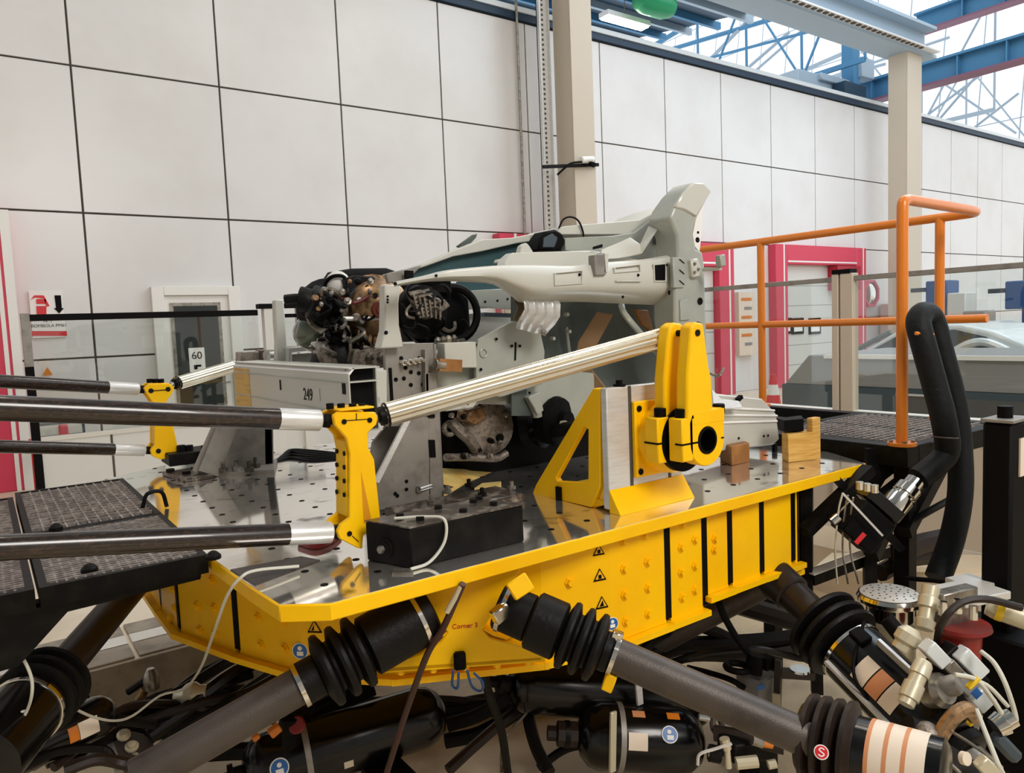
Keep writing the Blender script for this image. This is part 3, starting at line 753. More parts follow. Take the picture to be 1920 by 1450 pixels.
# near yellow rocker
RV = 1.985
def Rk(x, y): return P(x, y, v=RV)
rk = thing('yellow_rocker', 'near upright yellow rocker lever bolted beside the black block', 'rocker lever', Rk(690, 1028), 'yellow rocker levers')
face = [(625, 780), (634, 773), (704, 773), (709, 784), (706, 797), (691, 811), (691, 841), (702, 862), (716, 993), (682, 1004), (680, 1030), (670, 1028), (637, 1011), (633, 997), (640, 984), (656, 972), (656, 850), (650, 822), (628, 797)]
MB().prism([Rk(x, y) for x, y in face], (0, .018, 0)).build('front_cheek', 'yellow', rk, .003)
MB().prism([Rk(x, y)+V(0, .085, 0) for x, y in face], (0, .018, 0)).build('rear_cheek', 'yellow', rk, .003)
a = Rk(652, 830); c = Rk(716, 992); a2 = Rk(691, 812)
MB().prism([Rk(652, 828)+V(0, .018, 0), Rk(691, 828)+V(0, .018, 0), Rk(712, 975)+V(0, .018, 0), Rk(655, 972)+V(0, .018, 0)], (0, .067, 0)).build('spacer_block', 'yellow', rk, .002)
MB().prism([Rk(677, 885)+V(0, -.001, 0), Rk(697, 978)+V(0, -.001, 0), Rk(682, 982)+V(0, -.001, 0)], (0, .004, 0)).build('groove', mat('yellow_deep', '#d98f00', .5), rk)
MB().box((Rk(636, 773).x, RV-.002, Rk(640, 772).z), (Rk(702, 773).x, RV+.105, Rk(640, 772).z+.006)).build('cap_strip', 'yellow', rk, .002)
for (x, y) in ((645, 791), (693, 788), (655, 1001)):
    p = Rk(x, y); MB().lathe(p, (0, -1, 0), [(-.004, .0075), (.003, .0075)], 12).build('pin', 'black_steel', rk)
for (x0, y0, x1, y1) in ((649, 789, 690, 786), (668, 775, 668, 788), (660, 1005, 672, 1016)):
    MB().bar(Rk(x0, y0)+V(0, -.001, 0), Rk(x1, y1)+V(0, -.001, 0), .002, .002).build('clamp_slit', 'black', rk)
for x in (632, 653, 675, 693):
    p = Rk(x, 772)+V(0, .05, .004); MB().lathe(p, (0, 0, 1), [(0, .011), (.016, .011)], 10).build('cap_screw', 'black', rk)
for k in range(4):
    for j in (0, 1):
        p = Rk(652, 852+k*26)+V(-.0005, .02+j*.055, 0); MB().lathe(p, (-1, 0, 0), [(0, .007), (.004, .007)], 10).build('cap_screw', 'black', rk)
MB().lathe(Rk(690, 786)+V(-.02, .05, .028), (0, 0, 1), [(0, .012), (.006, .014), (.01, .005)], 12).build('grease_cap', 'red', rk)

# black clevis block on the table
a = T(688, 1051); bq = T(772, 1068); cq = T(984, 1016); dq = a+cq-bq
blk = thing('black_block', 'heavy black steel block with dirty top at the foot of the near rocker', 'block', (a+cq)/2)
MB().prism([a, bq, cq, dq], (0, 0, .112)).build('body', 'black_steel', blk, .004)
MB().prism([p+V(0, 0, .112) for p in (a, bq, cq, dq)], (0, 0, .004)).build('top_skin', 'grime_top', blk)
fn = (bq-a).cross(V(0, 0, 1)).normalized()
if fn.dot(Vector(EYE)-a) < 0: fn = -fn
pc = PP(722, 1028, a, fn)
MB().lathe(pc, fn, [(0, .03), (.006, .03), (.007, .022), (.012, .022)], 20).build('pivot_boss', 'black_steel', blk)
MB().lathe(pc, fn, [(.01, .012), (.022, .011)], 6).build('pivot_bolt', 'steel', blk)
for (s, q) in ((.2, .3), (.2, .75), (.55, .25), (.55, .8), (.85, .3), (.85, .75), (.97, .9)):
    p = bq+(cq-bq)*s+(a-bq)*q+V(0, 0, .115); MB().lathe(p, (0, 0, 1), [(0, .012), (.012, .011)], 6).build('hex_bolt', 'black_steel', blk)
# dirty cleat plates behind the block
t = thing('clamp_bar', 'oily steel clamp bar with nuts lying behind the black block', 'clamp bar', T(800, 955))
MB().prism([T(720, 968), T(800, 975), T(985, 940), T(930, 925)], (0, 0, .03)).build('bar', 'grime_top', t, .004)
for k, (x, y) in enumerate(((765, 948), (840, 940), (905, 945), (960, 932), (880, 927), (810, 960))):
    p = T(x, y)+V(0, 0, .03); MB().lathe(p, (0, 0, 1), [(0, .016), (.012, .016), (.013, .008), (.03, .008)], 6).build('nut', 'steel' if k % 2 else 'black_steel', t)
# white sensor cable over the block
cb = [bq+(cq-bq)*.1+(a-bq)*.6+V(0, 0, .122), bq+(cq-bq)*.24+(a-bq)*.25+V(0, 0, .124), bq+(cq-bq)*.28+V(0, 0, .118)-V(0, .004, 0), bq+(cq-bq)*.26+V(0, -.012, .06), T(806, 1062)+V(0, 0, .012), T(770, 1072)+V(0, 0, .006)]
tag(MB().tube(smooth(cb), .0045, 8).build('sensor_cable', 'cable_white'), 'white sensor cable draped over the front of the black block', 'cable')
# long silver fluted rod
def fluted(label, p0, p1, r):
    ax, L = axis_pts(p0, p1); t = thing('fluted_rod', label, 'rod', p0, 'fluted rods')
    a_, b_, _ = frame(ax); n = 40
    ring = lambda p: [p+(a_*math.cos(2*math.pi*k/n)+b_*math.sin(2*math.pi*k/n))*(r if k % 4 < 2 else r*.86) for k in range(n)]
    MB().prism(ring(p0+ax*.03), ax*(L-.06)).build('fluted_tube', 'rod_alu', t)
    for s, q in ((p0, 1), (p1, -1)):
        MB().lathe(s, ax*q, [(0, r*.4), (.012, r*.5), (.014, r*.8), (.03, r*.8), (.031, r*1.03), (.038, r*1.03)], 20).build('end_cap', 'black_steel', t)
        MB().ball(s, r*.5, 12).build('rod_end', 'steel', t)
    return t
fluted('long silver fluted rod from the near rocker to the tall yellow arm', P(703, 784, d=2.2), P(1278, 624, d=2.63), .036)
fluted('short gold-toned fluted rod from the far rocker behind the silver beam', P(322, 722, d=3.78), P(455, 682, d=4.2), .034)

# A-frame with spindle flange
AV = 1.935
af = thing('a_frame_stand', 'yellow triangular stand with bare metal face bolted on the table', 'stand', (1.85, 2.0, ZT))
def G(x, y, u=1.70): return P(x, y, u=u)
outer = [(1004, 910), (1112, 728), (1125, 728), (1125, 912), (1108, 952), (998, 926)]
inner = [(1042, 897), (1094, 800), (1103, 806), (1103, 900), (1098, 906), (1046, 903)]
for uo in (1.70, 2.04):
    MB().ringprism([G(x, y)+V(uo-1.70, 0, 0) for x, y in outer], [G(x, y)+V(uo-1.70, 0, 0) for x, y in inner], (.025, 0, 0)).build('gusset', 'yellow', af, .003)
fz0 = .985; fz1 = G(1125, 728).z
fv = G(1125, 728).y
MB().box((1.70, fv-.03, .96), (2.065, fv, fz1)).build('face_plate', 'alu', af, .003, label='bare machined face plate')
MB().prism([V(1.698, fv-.085, ZT), V(1.698, fv-.0305, 1.03), V(1.698, fv-.0305, ZT)], (.37, 0, 0)).build('base_ramp', 'yellow', af, .002)
for u in (1.80, 1.99):
    MB().box((u, fv-.032, .98), (u+.014, fv-.0301, fz1)).build('t_slot', 'seam', af)
bv0 = T(1108, 954).y
MB().prism([V(1.712, bv0, ZT), V(1.712, fv-.031, .984), V(1.712, 2.2, .984), V(1.712, 2.2, ZT)], (.346, 0, 0)).build('base', 'yellow', af, .003)
MB().box((1.69, G(1050, 930).y-.012, ZT), (1.702, G(1050, 930).y+.014, 1.0)).build('base_bolt', 'black', af)
for u in (1.78, 2.02):
    p = V(u, fv-.01, fz1); MB().lathe(p, (0, 0, 1), [(0, .022), (.008, .022), (.009, .012), (.022, .012)], 10).build('lifting_bolt', 'black', af)
# spindle flange on the face plate
hc = P(1320, 825, v=1.67); HU, HZ = hc.x, hc.z
fl = thing('spindle_housing', 'yellow spindle housing with square flange on the stand', 'housing', (HU-.02, fv-.06, HZ))
MB().box((HU-.165, fv-.05, HZ-.13), (HU+.10, fv-.031, HZ+.135)).build('flange', 'yellow', fl, .004)
for (a_, c_) in ((-.145, .11), (.08, .11), (-.145, -.11), (.08, -.11)):
    MB().lathe((HU+a_, fv-.05, HZ+c_), (0, -1, 0), [(0, .011), (.004, .011)], 10).build('cap_screw', 'black', fl)
MB().lathe((HU-.03, fv-.05, HZ), (0, -1, 0), [(0, .125), (.06, .122), (.07, .11), (.085, .105)], 36).build('bearing_barrel', 'yellow', fl)
MB().lathe((HU-.03, fv-.13, HZ), (0, -1, 0), [(0, .112), (.02, .112)], 36).build('seal', 'black', fl)
# clamp block and tall arm
CV0, CV1 = 1.655, 1.79
cl = thing('tall_arm', 'tall yellow forked arm on a split clamp with a round bore', 'arm', (HU, CV0, HZ))
n = 28
oc = []; ic = []
for k in range(n):
    th = 2*math.pi*k/n; c_, s_ = math.cos(th), math.sin(th)
    R_ = .088 if s_ < -.2 else min(.088/max(abs(c_), .2), .095/max(abs(s_), .2), .125)
    oc.append(V(HU+R_*c_, CV0, HZ+R_*s_)); ic.append(V(HU+.046*c_, CV0, HZ+.046*s_))
MB().ringprism(oc, ic, (0, .06, 0)).build('clamp_front', 'yellow', cl, .003)
MB().ringprism([p+V(0, .085, 0) for p in oc], [p+V(0, .085, 0) for p in ic], (0, .05, 0)).build('clamp_rear', 'yellow', cl, .003)
MB().ringprism([p+V(0, .055, 0) for p in [V(HU+.06*math.cos(2*math.pi*k/n), CV0, HZ+.06*math.sin(2*math.pi*k/n)) for k in range(n)]], [p+V(0, .055, 0) for p in ic], (0, .035, 0)).build('clamp_spacer', 'yellow', cl)
MB().ringprism([V(HU+.046*math.cos(2*math.pi*k/n), CV0-.003, HZ+.046*math.sin(2*math.pi*k/n)) for k in range(n)], [V(HU+.038*math.cos(2*math.pi*k/n), CV0-.003, HZ+.038*math.sin(2*math.pi*k/n)) for k in range(n)], (0, .14, 0)).build('bore_bush', 'black', cl)
MB().cyl((HU, CV1-.005, HZ), (HU, CV1, HZ), .039).build('bore_end', 'black', cl)
for s_ in (-1, 1):
    MB().box((HU+s_*.085, CV0+.02, HZ-.003), (HU+s_*.07, CV0-.001, HZ+.002)).build('split_line', 'black', cl)
MB().box((HU-.16, CV0+.075, HZ-.07), (HU-.08, CV1, HZ+.085)).build('clamp_ear', 'yellow', cl, .004)
MB().box((HU-.125, CV0, HZ-.06), (HU-.07, CV0+.06, HZ+.085)).build('clamp_ear', 'yellow', cl, .004)
MB().box((HU-.162, CV0+.074, HZ-.004), (HU-.11, CV1+.001, HZ+.002)).build('split_line', 'black', cl)
MB().box((HU-.127, CV0-.001, HZ-.004), (HU-.05, CV0+.03, HZ+.002)).build('split_line', 'black', cl)
for (u, v_) in ((-.12, .10), (-.095, .03), (.085, .02), (.085, .1)):
    MB().lathe((HU+u, CV0+v_, HZ+.085), (0, 0, 1), [(0, .021), (.028, .021), (.03, .018)], 12).build('clamp_screw', 'black', cl)
def prong(v0, pts, th=.05):
    MB().prism([P(x, y, v=v0) for x, y in pts], (0, th, 0)).build('fork_prong', 'yellow', cl, .008, seg=2)
prong(CV0, [(1288, 790), (1289, 705), (1294, 640), (1296, 612), (1306, 604), (1319, 606), (1322, 625), (1330, 690), (1335, 710), (1338, 790)], .05)
prong(CV0+.085, [(1246, 790), (1246, 712), (1252, 640), (1256, 612), (1266, 605), (1280, 607), (1286, 640), (1292, 700), (1296, 790)], .05)
a = P(1312, 623, v=CV0)
MB().cyl(a+V(-.012, -.004, -.002), a+V(-.012, .14, -.002), .011).build('fork_pin', 'black_steel', cl)
MB().tube(smooth([a+V(.012, .02, .03), a+V(.03, .02, .02), a+V(.036, .02, -.03)]), .006).build('pin_retainer', 'black', cl)
MB().box((HU-.07, CV0-.001, HZ+.055), (HU+.092, CV1, HZ+.105)).build('fork_root', 'yellow', cl, .004)

# grey upright fixture in front of the car
gf = thing('grey_upright', 'grey welded upright bracket carrying the near front rail of the car', 'bracket', (1.3, 2.5, ZT))
GV = 2.45
def Gf(x, y, v=GV): return P(x, y, v=v)
MB().prism([Gf(722, 645), Gf(814, 643), Gf(817, 760), Gf(801, 800), Gf(726, 800)], (0, .02, 0)).build('head_plate', 'weld_grey', gf, .002)
MB().prism([Gf(797, 700, GV-.03), Gf(818, 700, GV-.03), Gf(832, 936, GV-.03), Gf(803, 942, GV-.03)], (0, .02, 0)).build('channel_web', 'weld_grey', gf, .002)
MB().prism([Gf(797, 655, GV-.03), Gf(803, 655, GV-.03), Gf(808, 942, GV-.03), Gf(802, 942, GV-.03)], (0, .12, 0)).build('channel_flange', 'weld_grey', gf, .002)
MB().prism([Gf(805, 782, GV-.032), Gf(765, 782, GV-.032), Gf(704, 904, GV-.032), Gf(712, 957, GV-.032), Gf(806, 946, GV-.032)], (0, .015, 0)).build('gusset', 'weld_grey', gf, .002)
MB().bar(Gf(767, 781, GV-.04), Gf(705, 904, GV-.04), .02, .012, (0, 1, 0)).build('gusset_rim', 'alu', gf)
MB().prism([Gf(730, 792, GV+.12), Gf(700, 830, GV+.12), Gf(688, 900, GV+.12), Gf(750, 900, GV+.12), Gf(800, 792, GV+.12)], (0, .015, 0)).build('rear_gusset', 'weld_grey', gf)
MB().prism([Gf(812, 645), Gf(818, 645), Gf(833, 936), Gf(826, 937)], (0, .14, 0)).build('side_plate', 'weld_grey', gf)
MB().prism([T(712, 958), T(832, 937), T(800, 905), T(690, 925)], (0, 0, .02)).build('foot_plate', 'weld_grey', gf)
for (x, y) in ((760, 690), (770, 698), (757, 710), (770, 722), (785, 700), (742, 712), (752, 672), (785, 672), (792, 721)):
    MB().lathe(Gf(x, y), (0, -1, 0), [(0, .008), (.003, .008)], 8).build('hole', 'black', gf)
MB().prism([Gf(728, 690), Gf(734, 690), Gf(738, 760), Gf(732, 760)], (0, -.002, 0)).build('slot', 'black', gf)
MB().prism([Gf(803, 825, GV-.033), Gf(815, 825, GV-.033), Gf(817, 858, GV-.033), Gf(805, 858, GV-.033)], (0, -.002, 0)).build('slot', 'black', gf)
MB().prism([Gf(803, 777, GV-.033), Gf(815, 777, GV-.033), Gf(815, 784, GV-.033), Gf(803, 784, GV-.033)], (0, -.002, 0)).build('slot', 'black', gf)
for k in range(4):
    p = Gf(756+k*10, 680-k*1.5, GV-.012); MB().lathe(p, (0, -1, 0), [(-.01, .012), (.014, .012), (.015, .007), (.04, .007)], 6).build('stud_nut', 'chrome', gf)
MB().cyl(Gf(785, 918, GV-.05), Gf(808, 911, GV-.02), .011).build('clamp_bolt', 'chrome', gf)
for (x, y) in ((762, 903), (762, 918), (741, 926), (745, 930)):
    MB().lathe(Gf(x, y, GV-.033), (0, -1, 0), [(0, .007), (.002, .007)], 8).build('hole', 'black', gf)
t2 = MB().bar(Gf(818, 684, GV-.06), Gf(860, 686, GV-.06), .05, .045).build('wooden_spacer', 'wood_dark', gf, label='brown spacer between bracket and rail')
MB().cyl(Gf(815, 684, GV-.07), Gf(832, 686, GV-.07), .02).build('spacer_bolt', 'steel', gf)
# far grey gusset fixture
g2 = thing('grey_gusset_bracket', 'grey gusseted bracket standing at the far left of the table', 'bracket', (.95, 3.7, ZT))
def Gl(x, y, v=3.66): return P(x, y, v=v)
MB().prism([Gl(424, 795), Gl(510, 795), Gl(512, 885), Gl(390, 893)], (0, .03, 0)).build('gusset', 'weld_grey', g2, .002)
MB().bar(Gl(428, 796, 3.62), Gl(390, 888, 3.62), .09, .016, (0, 1, 0)).build('gusset_rim', 'weld_grey', g2)
MB().bar(Gl(410, 796, 3.66), Gl(371, 886, 3.66), .05, .02, (0, 1, 0)).build('gusset_rim', 'weld_grey', g2)
MB().prism([Gl(495, 700), Gl(511, 700), Gl(513, 884), Gl(498, 886)], (0, .12, 0)).build('upright', 'weld_grey', g2)
MB().prism([T(385, 895), T(515, 888), T(520, 868), T(400, 872)], (0, 0, .018)).build('foot_plate', 'weld_grey', g2)
MB().box(tuple(Gl(405, 852)-V(.01, .02, .01)), tuple(Gl(414, 862)+V(.01, 0, .01))).build('hole', 'black', g2)
for (x, y) in ((420, 893), (445, 890), (462, 878), (480, 884), (468, 892)):
    MB().lathe(T(x, y)+V(0, 0, .018), (0, 0, 1), [(0, .022), (.02, .022), (.022, .01), (.05, .01)], 6).build('nut', 'grime_top', g2)
# far rocker + its black block
r2 = thing('yellow_rocker', 'far yellow rocker lever at the left edge of the table', 'rocker lever', T(315, 868), 'yellow rocker levers')
def Rf(x, y): return P(x, y, v=4.02)
f2 = [(270, 728), (280, 720), (318, 719), (327, 727), (322, 740), (312, 752), (325, 800), (335, 846), (318, 860), (300, 862), (286, 856), (282, 845), (290, 834), (290, 760), (276, 740)]
MB().prism([Rf(x, y) for x, y in f2], (0, .03, 0)).build('front_cheek', 'yellow', r2, .003)
MB().prism([Rf(x, y)+V(0, .1, 0) for x, y in f2], (0, .03, 0)).build('rear_cheek', 'yellow', r2, .003)
MB().prism([Rf(x, y)+V(0, .03, 0) for x, y in ((291, 762), (312, 762), (328, 835), (291, 835))], (0, .07, 0)).build('spacer_block', 'yellow', r2)
for (x, y) in ((283, 733), (315, 730), (297, 846)):
    MB().lathe(Rf(x, y), (0, -1, 0), [(-.002, .012), (.004, .012)], 10).build('pin', 'black_steel', r2)
for x in (285, 296, 307):
    MB().lathe(Rf(x, 719)+V(0, .06, 0), (0, 0, 1), [(0, .014), (.02, .014)], 8).build('cap_screw', 'black', r2)
MB().bar(Rf(286, 733)+V(0, -.002, 0), Rf(313, 731)+V(0, -.002, 0), .004, .004).build('clamp_slit', 'black', r2)
b2 = thing('black_block', 'small black block beside the far yellow rocker', 'block', T(350, 876))
MB().box(tuple(P(318, 876, v=3.93)), tuple(P(375, 846, v=3.93)+V(.1, .2, 0))).build('body', 'black_steel', b2, .004)
for x in (340, 355, 385):
    MB().lathe(P(x, 846, v=4.0), (0, 0, 1), [(0, .02), (.03, .02)], 8).build('hex_bolt', 'black_steel', b2)
# clutter on the table far left
t = thing('clamp_plate', 'rusty clamp plates lying beside the far grey bracket', 'clamp', T(340, 890))
MB().prism([T(305, 893), T(345, 905), T(400, 898), T(370, 885)], (0, 0, .02)).build('plate', 'grime_top', t, .003)
for (x, y) in ((320, 893), (350, 897), (380, 893)): MB().lathe(T(x, y)+V(0, 0, .02), (0, 0, 1), [(0, .02), (.015, .02)], 6).build('nut', 'black_steel', t)
t = thing('cable_bundle', 'bundle of dark cables lying across the table behind the near rocker', 'cables', T(560, 862))
for k in range(6):
    MB().tube(smooth([T(510+k*4, 868-k*2), T(545, 860-k*3+random.random()*4)+V(0, 0, .02*random.random()), T(585, 866-k*4), T(640, 862-k*2)]), .009, 6).build('cable', 'black', t)
# red clamp under the near lower rod
t = thing('red_strap_end', 'dark red rubber pad under the lower carbon rod end', 'pad', T(590, 1026))
MB().prism(smooth([T(558, 1024), T(590, 1032), T(622, 1022), T(640, 1005), T(600, 1010), T(560, 1018)], 4), (0, 0, .02)).build('pad', mat('dark_red', '#7d1512', .5), t, .004)
# flat bar on the front edge of the plate
tag(MB().prism([T(735, 1078), T(775, 1078), T(772, 1070), T(738, 1070)], (0, 0, .006)).build('shim_plate', 'steel'), 'small loose steel shim near the front edge of the table', 'shim')
# floor mat piece on plate corner (dark)
tag(MB().prism([T(432, 1070), T(478, 1098), T(600, 1052), T(565, 1045)], (0, 0, .003)).build('rubber_mat', 'leg_grey'), 'dark rubber strip at the left corner of the polished plate', 'mat')
# wooden supports
wb = thing('wooden_block', 'pale wooden support block with upright piece at the right end of the table', 'wooden block', T(1498, 862), 'wooden supports')
w0 = T(1466, 862); w1 = T(1531, 862)
MB().prism([w0, T(1478, 868), w1, T(1522, 855)], (0, 0, .125)).build('block', 'wood', wb, .003)
MB().bar(T(1526, 860)+V(0, 0, 0), T(1526, 860)+V(0, 0, .185), .03, .06).build('upright', 'wood', wb, .002)
MB().prism([p+V(0, .02, .135) for p in (w0, T(1478, 868), T(1515, 864), T(1510, 855))], (0, 0, .05)).build('black_pad', 'black', wb)
MB().bar(T(1492, 860)+V(0, .0, .12), T(1492, 860)+V(0, 0, .14), .05, .05).build('bolt', 'black', wb)
w2 = T(1352, 868)
tag(MB().prism([T(1350, 864), T(1372, 874), T(1406, 866), T(1385, 857)], (0, 0, .085)).build('wooden_block', 'wood_dark', bevel=.003), 'brown wooden block under the pale sill beam', 'wooden block', 'wooden supports')

# ================================================================== CAR FRONT BODY
def Q(pts, v): return [P(x, y, v=v) for x, y in pts]
car = thing('car_body_front', 'bare grey front end of a car body mounted on the test table', 'car body', (1.9, 2.8, ZT))
def cp(name, pts, v, th, m, bev=.003, label=None): return MB().prism(Q(pts, v), (0, th, 0)).build(name, m, car, bev, label=label)
def holes(pts, v, r=.007, par=None, nm='hole'):
    for q in pts:
        rr = q[2] if len(q) > 2 else r
        MB().lathe(P(q[0], q[1], v=v), (0, -1, 0), [(-.002, rr), (.0012, rr)], 10).build(nm, 'black', par or car)
# near upper rail: a swept, slightly bulging side with a rolled lower lip
tops = [(737, 529), (790, 518), (830, 508), (880, 502), (948, 497), (1010, 497), (1075, 498), (1130, 492), (1200, 487), (1260, 477)]
bots = [(739, 538), (792, 529), (832, 527), (880, 529), (925, 533), (962, 556), (985, 567), (1080, 565), (1160, 568), (1264, 572)]
for k in range(1):
    N = 28
    def interp(L, s):
        s = s*(len(L)-1); i = min(int(s), len(L)-2); f = s-i; return (L[i][0]*(1-f)+L[i+1][0]*f, L[i][1]*(1-f)+L[i+1][1]*f)
    st = smooth([V(x, y, 0) for x, y in tops], 3); sb = smooth([V(x, y, 0) for x, y in bots], 3)
    rows = []
    for (f, dv) in ((0, .10), (0, .02), (.05, .0), (.3, -.012), (.6, -.012), (.72, -.004), (.85, .03), (1, .075), (1.02, .11)):
        rows.append([P(a.x*(1-f)+c.x*f, a.y*(1-f)+c.y*f, v=2.215+dv) for a, c in zip(st, sb)])
    MB().sheet(rows, .004).build('upper_rail', 'biw_light', car, ang=50, label='near upper side rail')
# pressed beads on the rail
for pts in ([(1040, 512), (1094, 507), (1094, 532), (1040, 536)], [(1152, 502), (1202, 496), (1203, 508), (1152, 512)]):
    p = Q(pts, 2.198); c_ = sum(p, V(0, 0, 0))/4
    MB().ringprism(p, [c_+(q-c_)*.9 for q in p], (0, .012, 0)).build('pressed_bead', 'biw_light', car, .002)
MB().bar(P(1155, 527, v=2.197), P(1202, 527, v=2.197), .006, .008).build('pressed_bead', 'biw_light', car, .002)
p = Q([(1226, 498), (1246, 496), (1246, 526), (1227, 526)], 2.205); c_ = sum(p, V(0, 0, 0))/4
MB().prism(p, (0, -.004, 0)).build('square_hole', 'black', car)
MB().ringprism([c_+(q-c_)*1.22 for q in p], [c_+(q-c_)*1.02 for q in p], (0, -.006, 0)).build('hole_rim', 'biw_light', car, .001)
holes([(1087, 515, .006), (1197, 516, .006), (1250, 497, .006), (1256, 549, .01), (818, 517, .005), (741, 532, .006), (1168, 557, .006)], 2.2)
MB().prism(Q([(1115, 478), (1135, 476), (1137, 516), (1116, 517)], 2.19), (0, .04, 0)).build('rail_clip', 'weld_grey', car, .003)
MB().prism(Q([(1134, 474), (1142, 474), (1140, 512), (1133, 512)], 2.19), (0, .05, 0)).build('rail_clip', 'biw_light', car, .002)
cp('rail_top_flange', [(944, 498), (950, 484), (962, 474), (1110, 470), (1155, 478), (1200, 488), (1200, 500)], 2.31, .05, 'biw_light')
cp('mount_stud', [(973, 480), (978, 461), (987, 455), (993, 461), (1000, 472), (1000, 480)], 2.36, .03, 'biw_light')
# inner fender ledge: pale strip and its teal underside
cp('ledge_strip', [(726, 514), (800, 493), (850, 471), (905, 449), (960, 446), (1000, 438), (1040, 430), (1160, 424), (1172, 440), (1040, 446), (970, 456), (905, 471), (850, 481), (800, 499), (730, 522)], 2.62, .05, 'biw_light')
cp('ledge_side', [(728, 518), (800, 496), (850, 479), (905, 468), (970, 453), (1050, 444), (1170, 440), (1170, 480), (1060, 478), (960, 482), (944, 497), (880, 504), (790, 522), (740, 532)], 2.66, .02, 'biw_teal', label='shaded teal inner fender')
cp('front_flange', [(724, 514), (792, 497), (775, 515), (760, 526), (728, 531)], 2.56, .02, 'weld_grey')
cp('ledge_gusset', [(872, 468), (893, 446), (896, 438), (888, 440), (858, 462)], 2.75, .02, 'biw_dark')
MB().bar(P(760, 515, v=2.53), P(773, 516, v=2.53), .02, .03).build('latch_pin', 'black', car)
cp('ledge_bracket', [(932, 493), (935, 486), (946, 486), (946, 494)], 2.5, .03, 'biw_light')
# cowl and plenum
cp('cowl_top', [(1040, 432), (1060, 424), (1165, 415), (1200, 412), (1232, 396), (1266, 383), (1268, 400), (1235, 420), (1190, 440), (1040, 440)], 2.45, .25, 'biw_light')
cp('plenum_side', [(1060, 446), (1150, 442), (1190, 436), (1225, 410), (1262, 396), (1275, 440), (1275, 482), (1150, 488), (1060, 470)], 2.42, .03, 'biw')
MB().sheet([[P(1128, 468, v=2.3), P(1160, 455, v=2.3), P(1182, 445, v=2.32), P(1200, 458, v=2.34), P(1216, 424, v=2.3)], [P(1128, 486, v=2.28), P(1160, 484, v=2.28), P(1182, 480, v=2.28), P(1202, 474, v=2.28), P(1232, 430, v=2.26)]], .006).build('plenum_flange', 'biw_light', car)
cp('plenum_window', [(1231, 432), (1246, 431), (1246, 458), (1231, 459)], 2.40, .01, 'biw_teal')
cp('plenum_window', [(1248, 433), (1260, 432), (1260, 455), (1248, 457)], 2.40, .01, 'grey_dark')
cp('plenum_slot', [(1112, 463), (1131, 457), (1131, 464), (1112, 468)], 2.29, .006, 'black')
# hinge pillar with the A-pillar stub
pil = [(1302, 342), (1320, 343), (1335, 359), (1322, 382), (1309, 406), (1302, 424), (1299, 442), (1305, 466), (1318, 472), (1322, 500), (1325, 606), (1330, 720), (1340, 745), (1296, 745), (1280, 690), (1266, 600), (1266, 540), (1272, 482), (1270, 442), (1256, 408), (1264, 388), (1282, 362)]
MB().prism(Q(pil, 2.17), (0, .13, 0)).build('hinge_pillar', 'biw', car, .012, seg=2, label='hinge pillar rising into the cut A-pillar')
MB().prism(Q([(1302, 342), (1320, 343), (1335, 359), (1320, 384), (1306, 407), (1285, 394), (1266, 388), (1282, 362)], 2.162), (0, .02, 0)).build('pillar_stub_skin', 'biw_light', car, .006)
MB().prism(Q([(1306, 408), (1318, 384), (1316, 440), (1312, 473), (1303, 462), (1299, 440)], 2.22), (0, .02, 0)).build('door_aperture_flange', 'white', car, .002)
cp('pillar_step', [(1262, 482), (1284, 484), (1283, 540), (1263, 540)], 2.163, .02, 'biw')
cp('pillar_pad', [(1276, 562), (1292, 562), (1294, 600), (1276, 602)], 2.162, .02, 'biw')
for k in range(3): MB().bar(P(1274, 486+k*20, v=2.161), P(1283, 494+k*20, v=2.161), .003, .003).build('weld_bead', 'black', car)
holes([(1313, 565, .016), (1287, 577, .012), (1308, 450, .012), (1309, 436, .006)], 2.167)
hg = cp('door_hinge', [(1296, 486), (1310, 484), (1316, 500), (1313, 520), (1299, 521)], 2.15, .03, 'biw_light', .006)
for (x, y) in ((1302, 495), (1309, 505), (1302, 511)): MB().lathe(P(x, y, v=2.149), (0, -1, 0), [(0, .007), (.006, .006)], 8).build('hinge_bolt', 'steel', hg)
MB().bar(P(1318, 506, v=2.14), P(1352, 504, v=2.05), .02, .014).build('check_arm', 'biw_light', car, .003)
MB().bar(P(1350, 478, v=2.05), P(1352, 500, v=2.05), .03, .035).build('check_block', 'biw', car, .004)
MB().tube(smooth([P(1330, 700, v=2.14), P(1345, 705, v=2.1), P(1352, 700, v=2.08), P(1357, 690, v=2.08)]), .006).build('wire_stub', 'steel', car)
# wheelhouse, a deep concave sheet
rows = []
for y in (556, 580, 610, 650, 700, 745, 780):
    r = []
    for x in (960, 1000, 1040, 1080, 1120, 1160, 1200, 1240, 1285):
        f = (x-960)/325; g = (y-556)/224
        r.append(P(x, y, v=2.46+.22*math.sin(math.pi*min(1, max(0, f*1.02)))*math.sin(math.pi*(.25+.6*g))))
    rows.append(r)
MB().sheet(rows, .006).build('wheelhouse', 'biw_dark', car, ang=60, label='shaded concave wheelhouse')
MB().sheet([[P(1120, 585, v=2.5), P(1150, 590, v=2.46)], [P(1085, 640, v=2.55), P(1120, 645, v=2.5)], [P(1075, 690, v=2.6), P(1110, 695, v=2.55)], [P(1120, 740, v=2.6), P(1140, 735, v=2.55)]], .01).build('heat_shield', mat('tan', '#9a7a58', .6), car)
MB().tube(smooth([P(1165, 572, v=2.36), P(1172, 590, v=2.33), P(1205, 630, v=2.34), P(1235, 665, v=2.36), P(1252, 700, v=2.38)]), .014, 8).build('fender_stay', 'biw', car)
cp('bulkhead_pad', [(1190, 580), (1216, 582), (1228, 625), (1205, 610)], 2.44, .02, 'wood_dark')
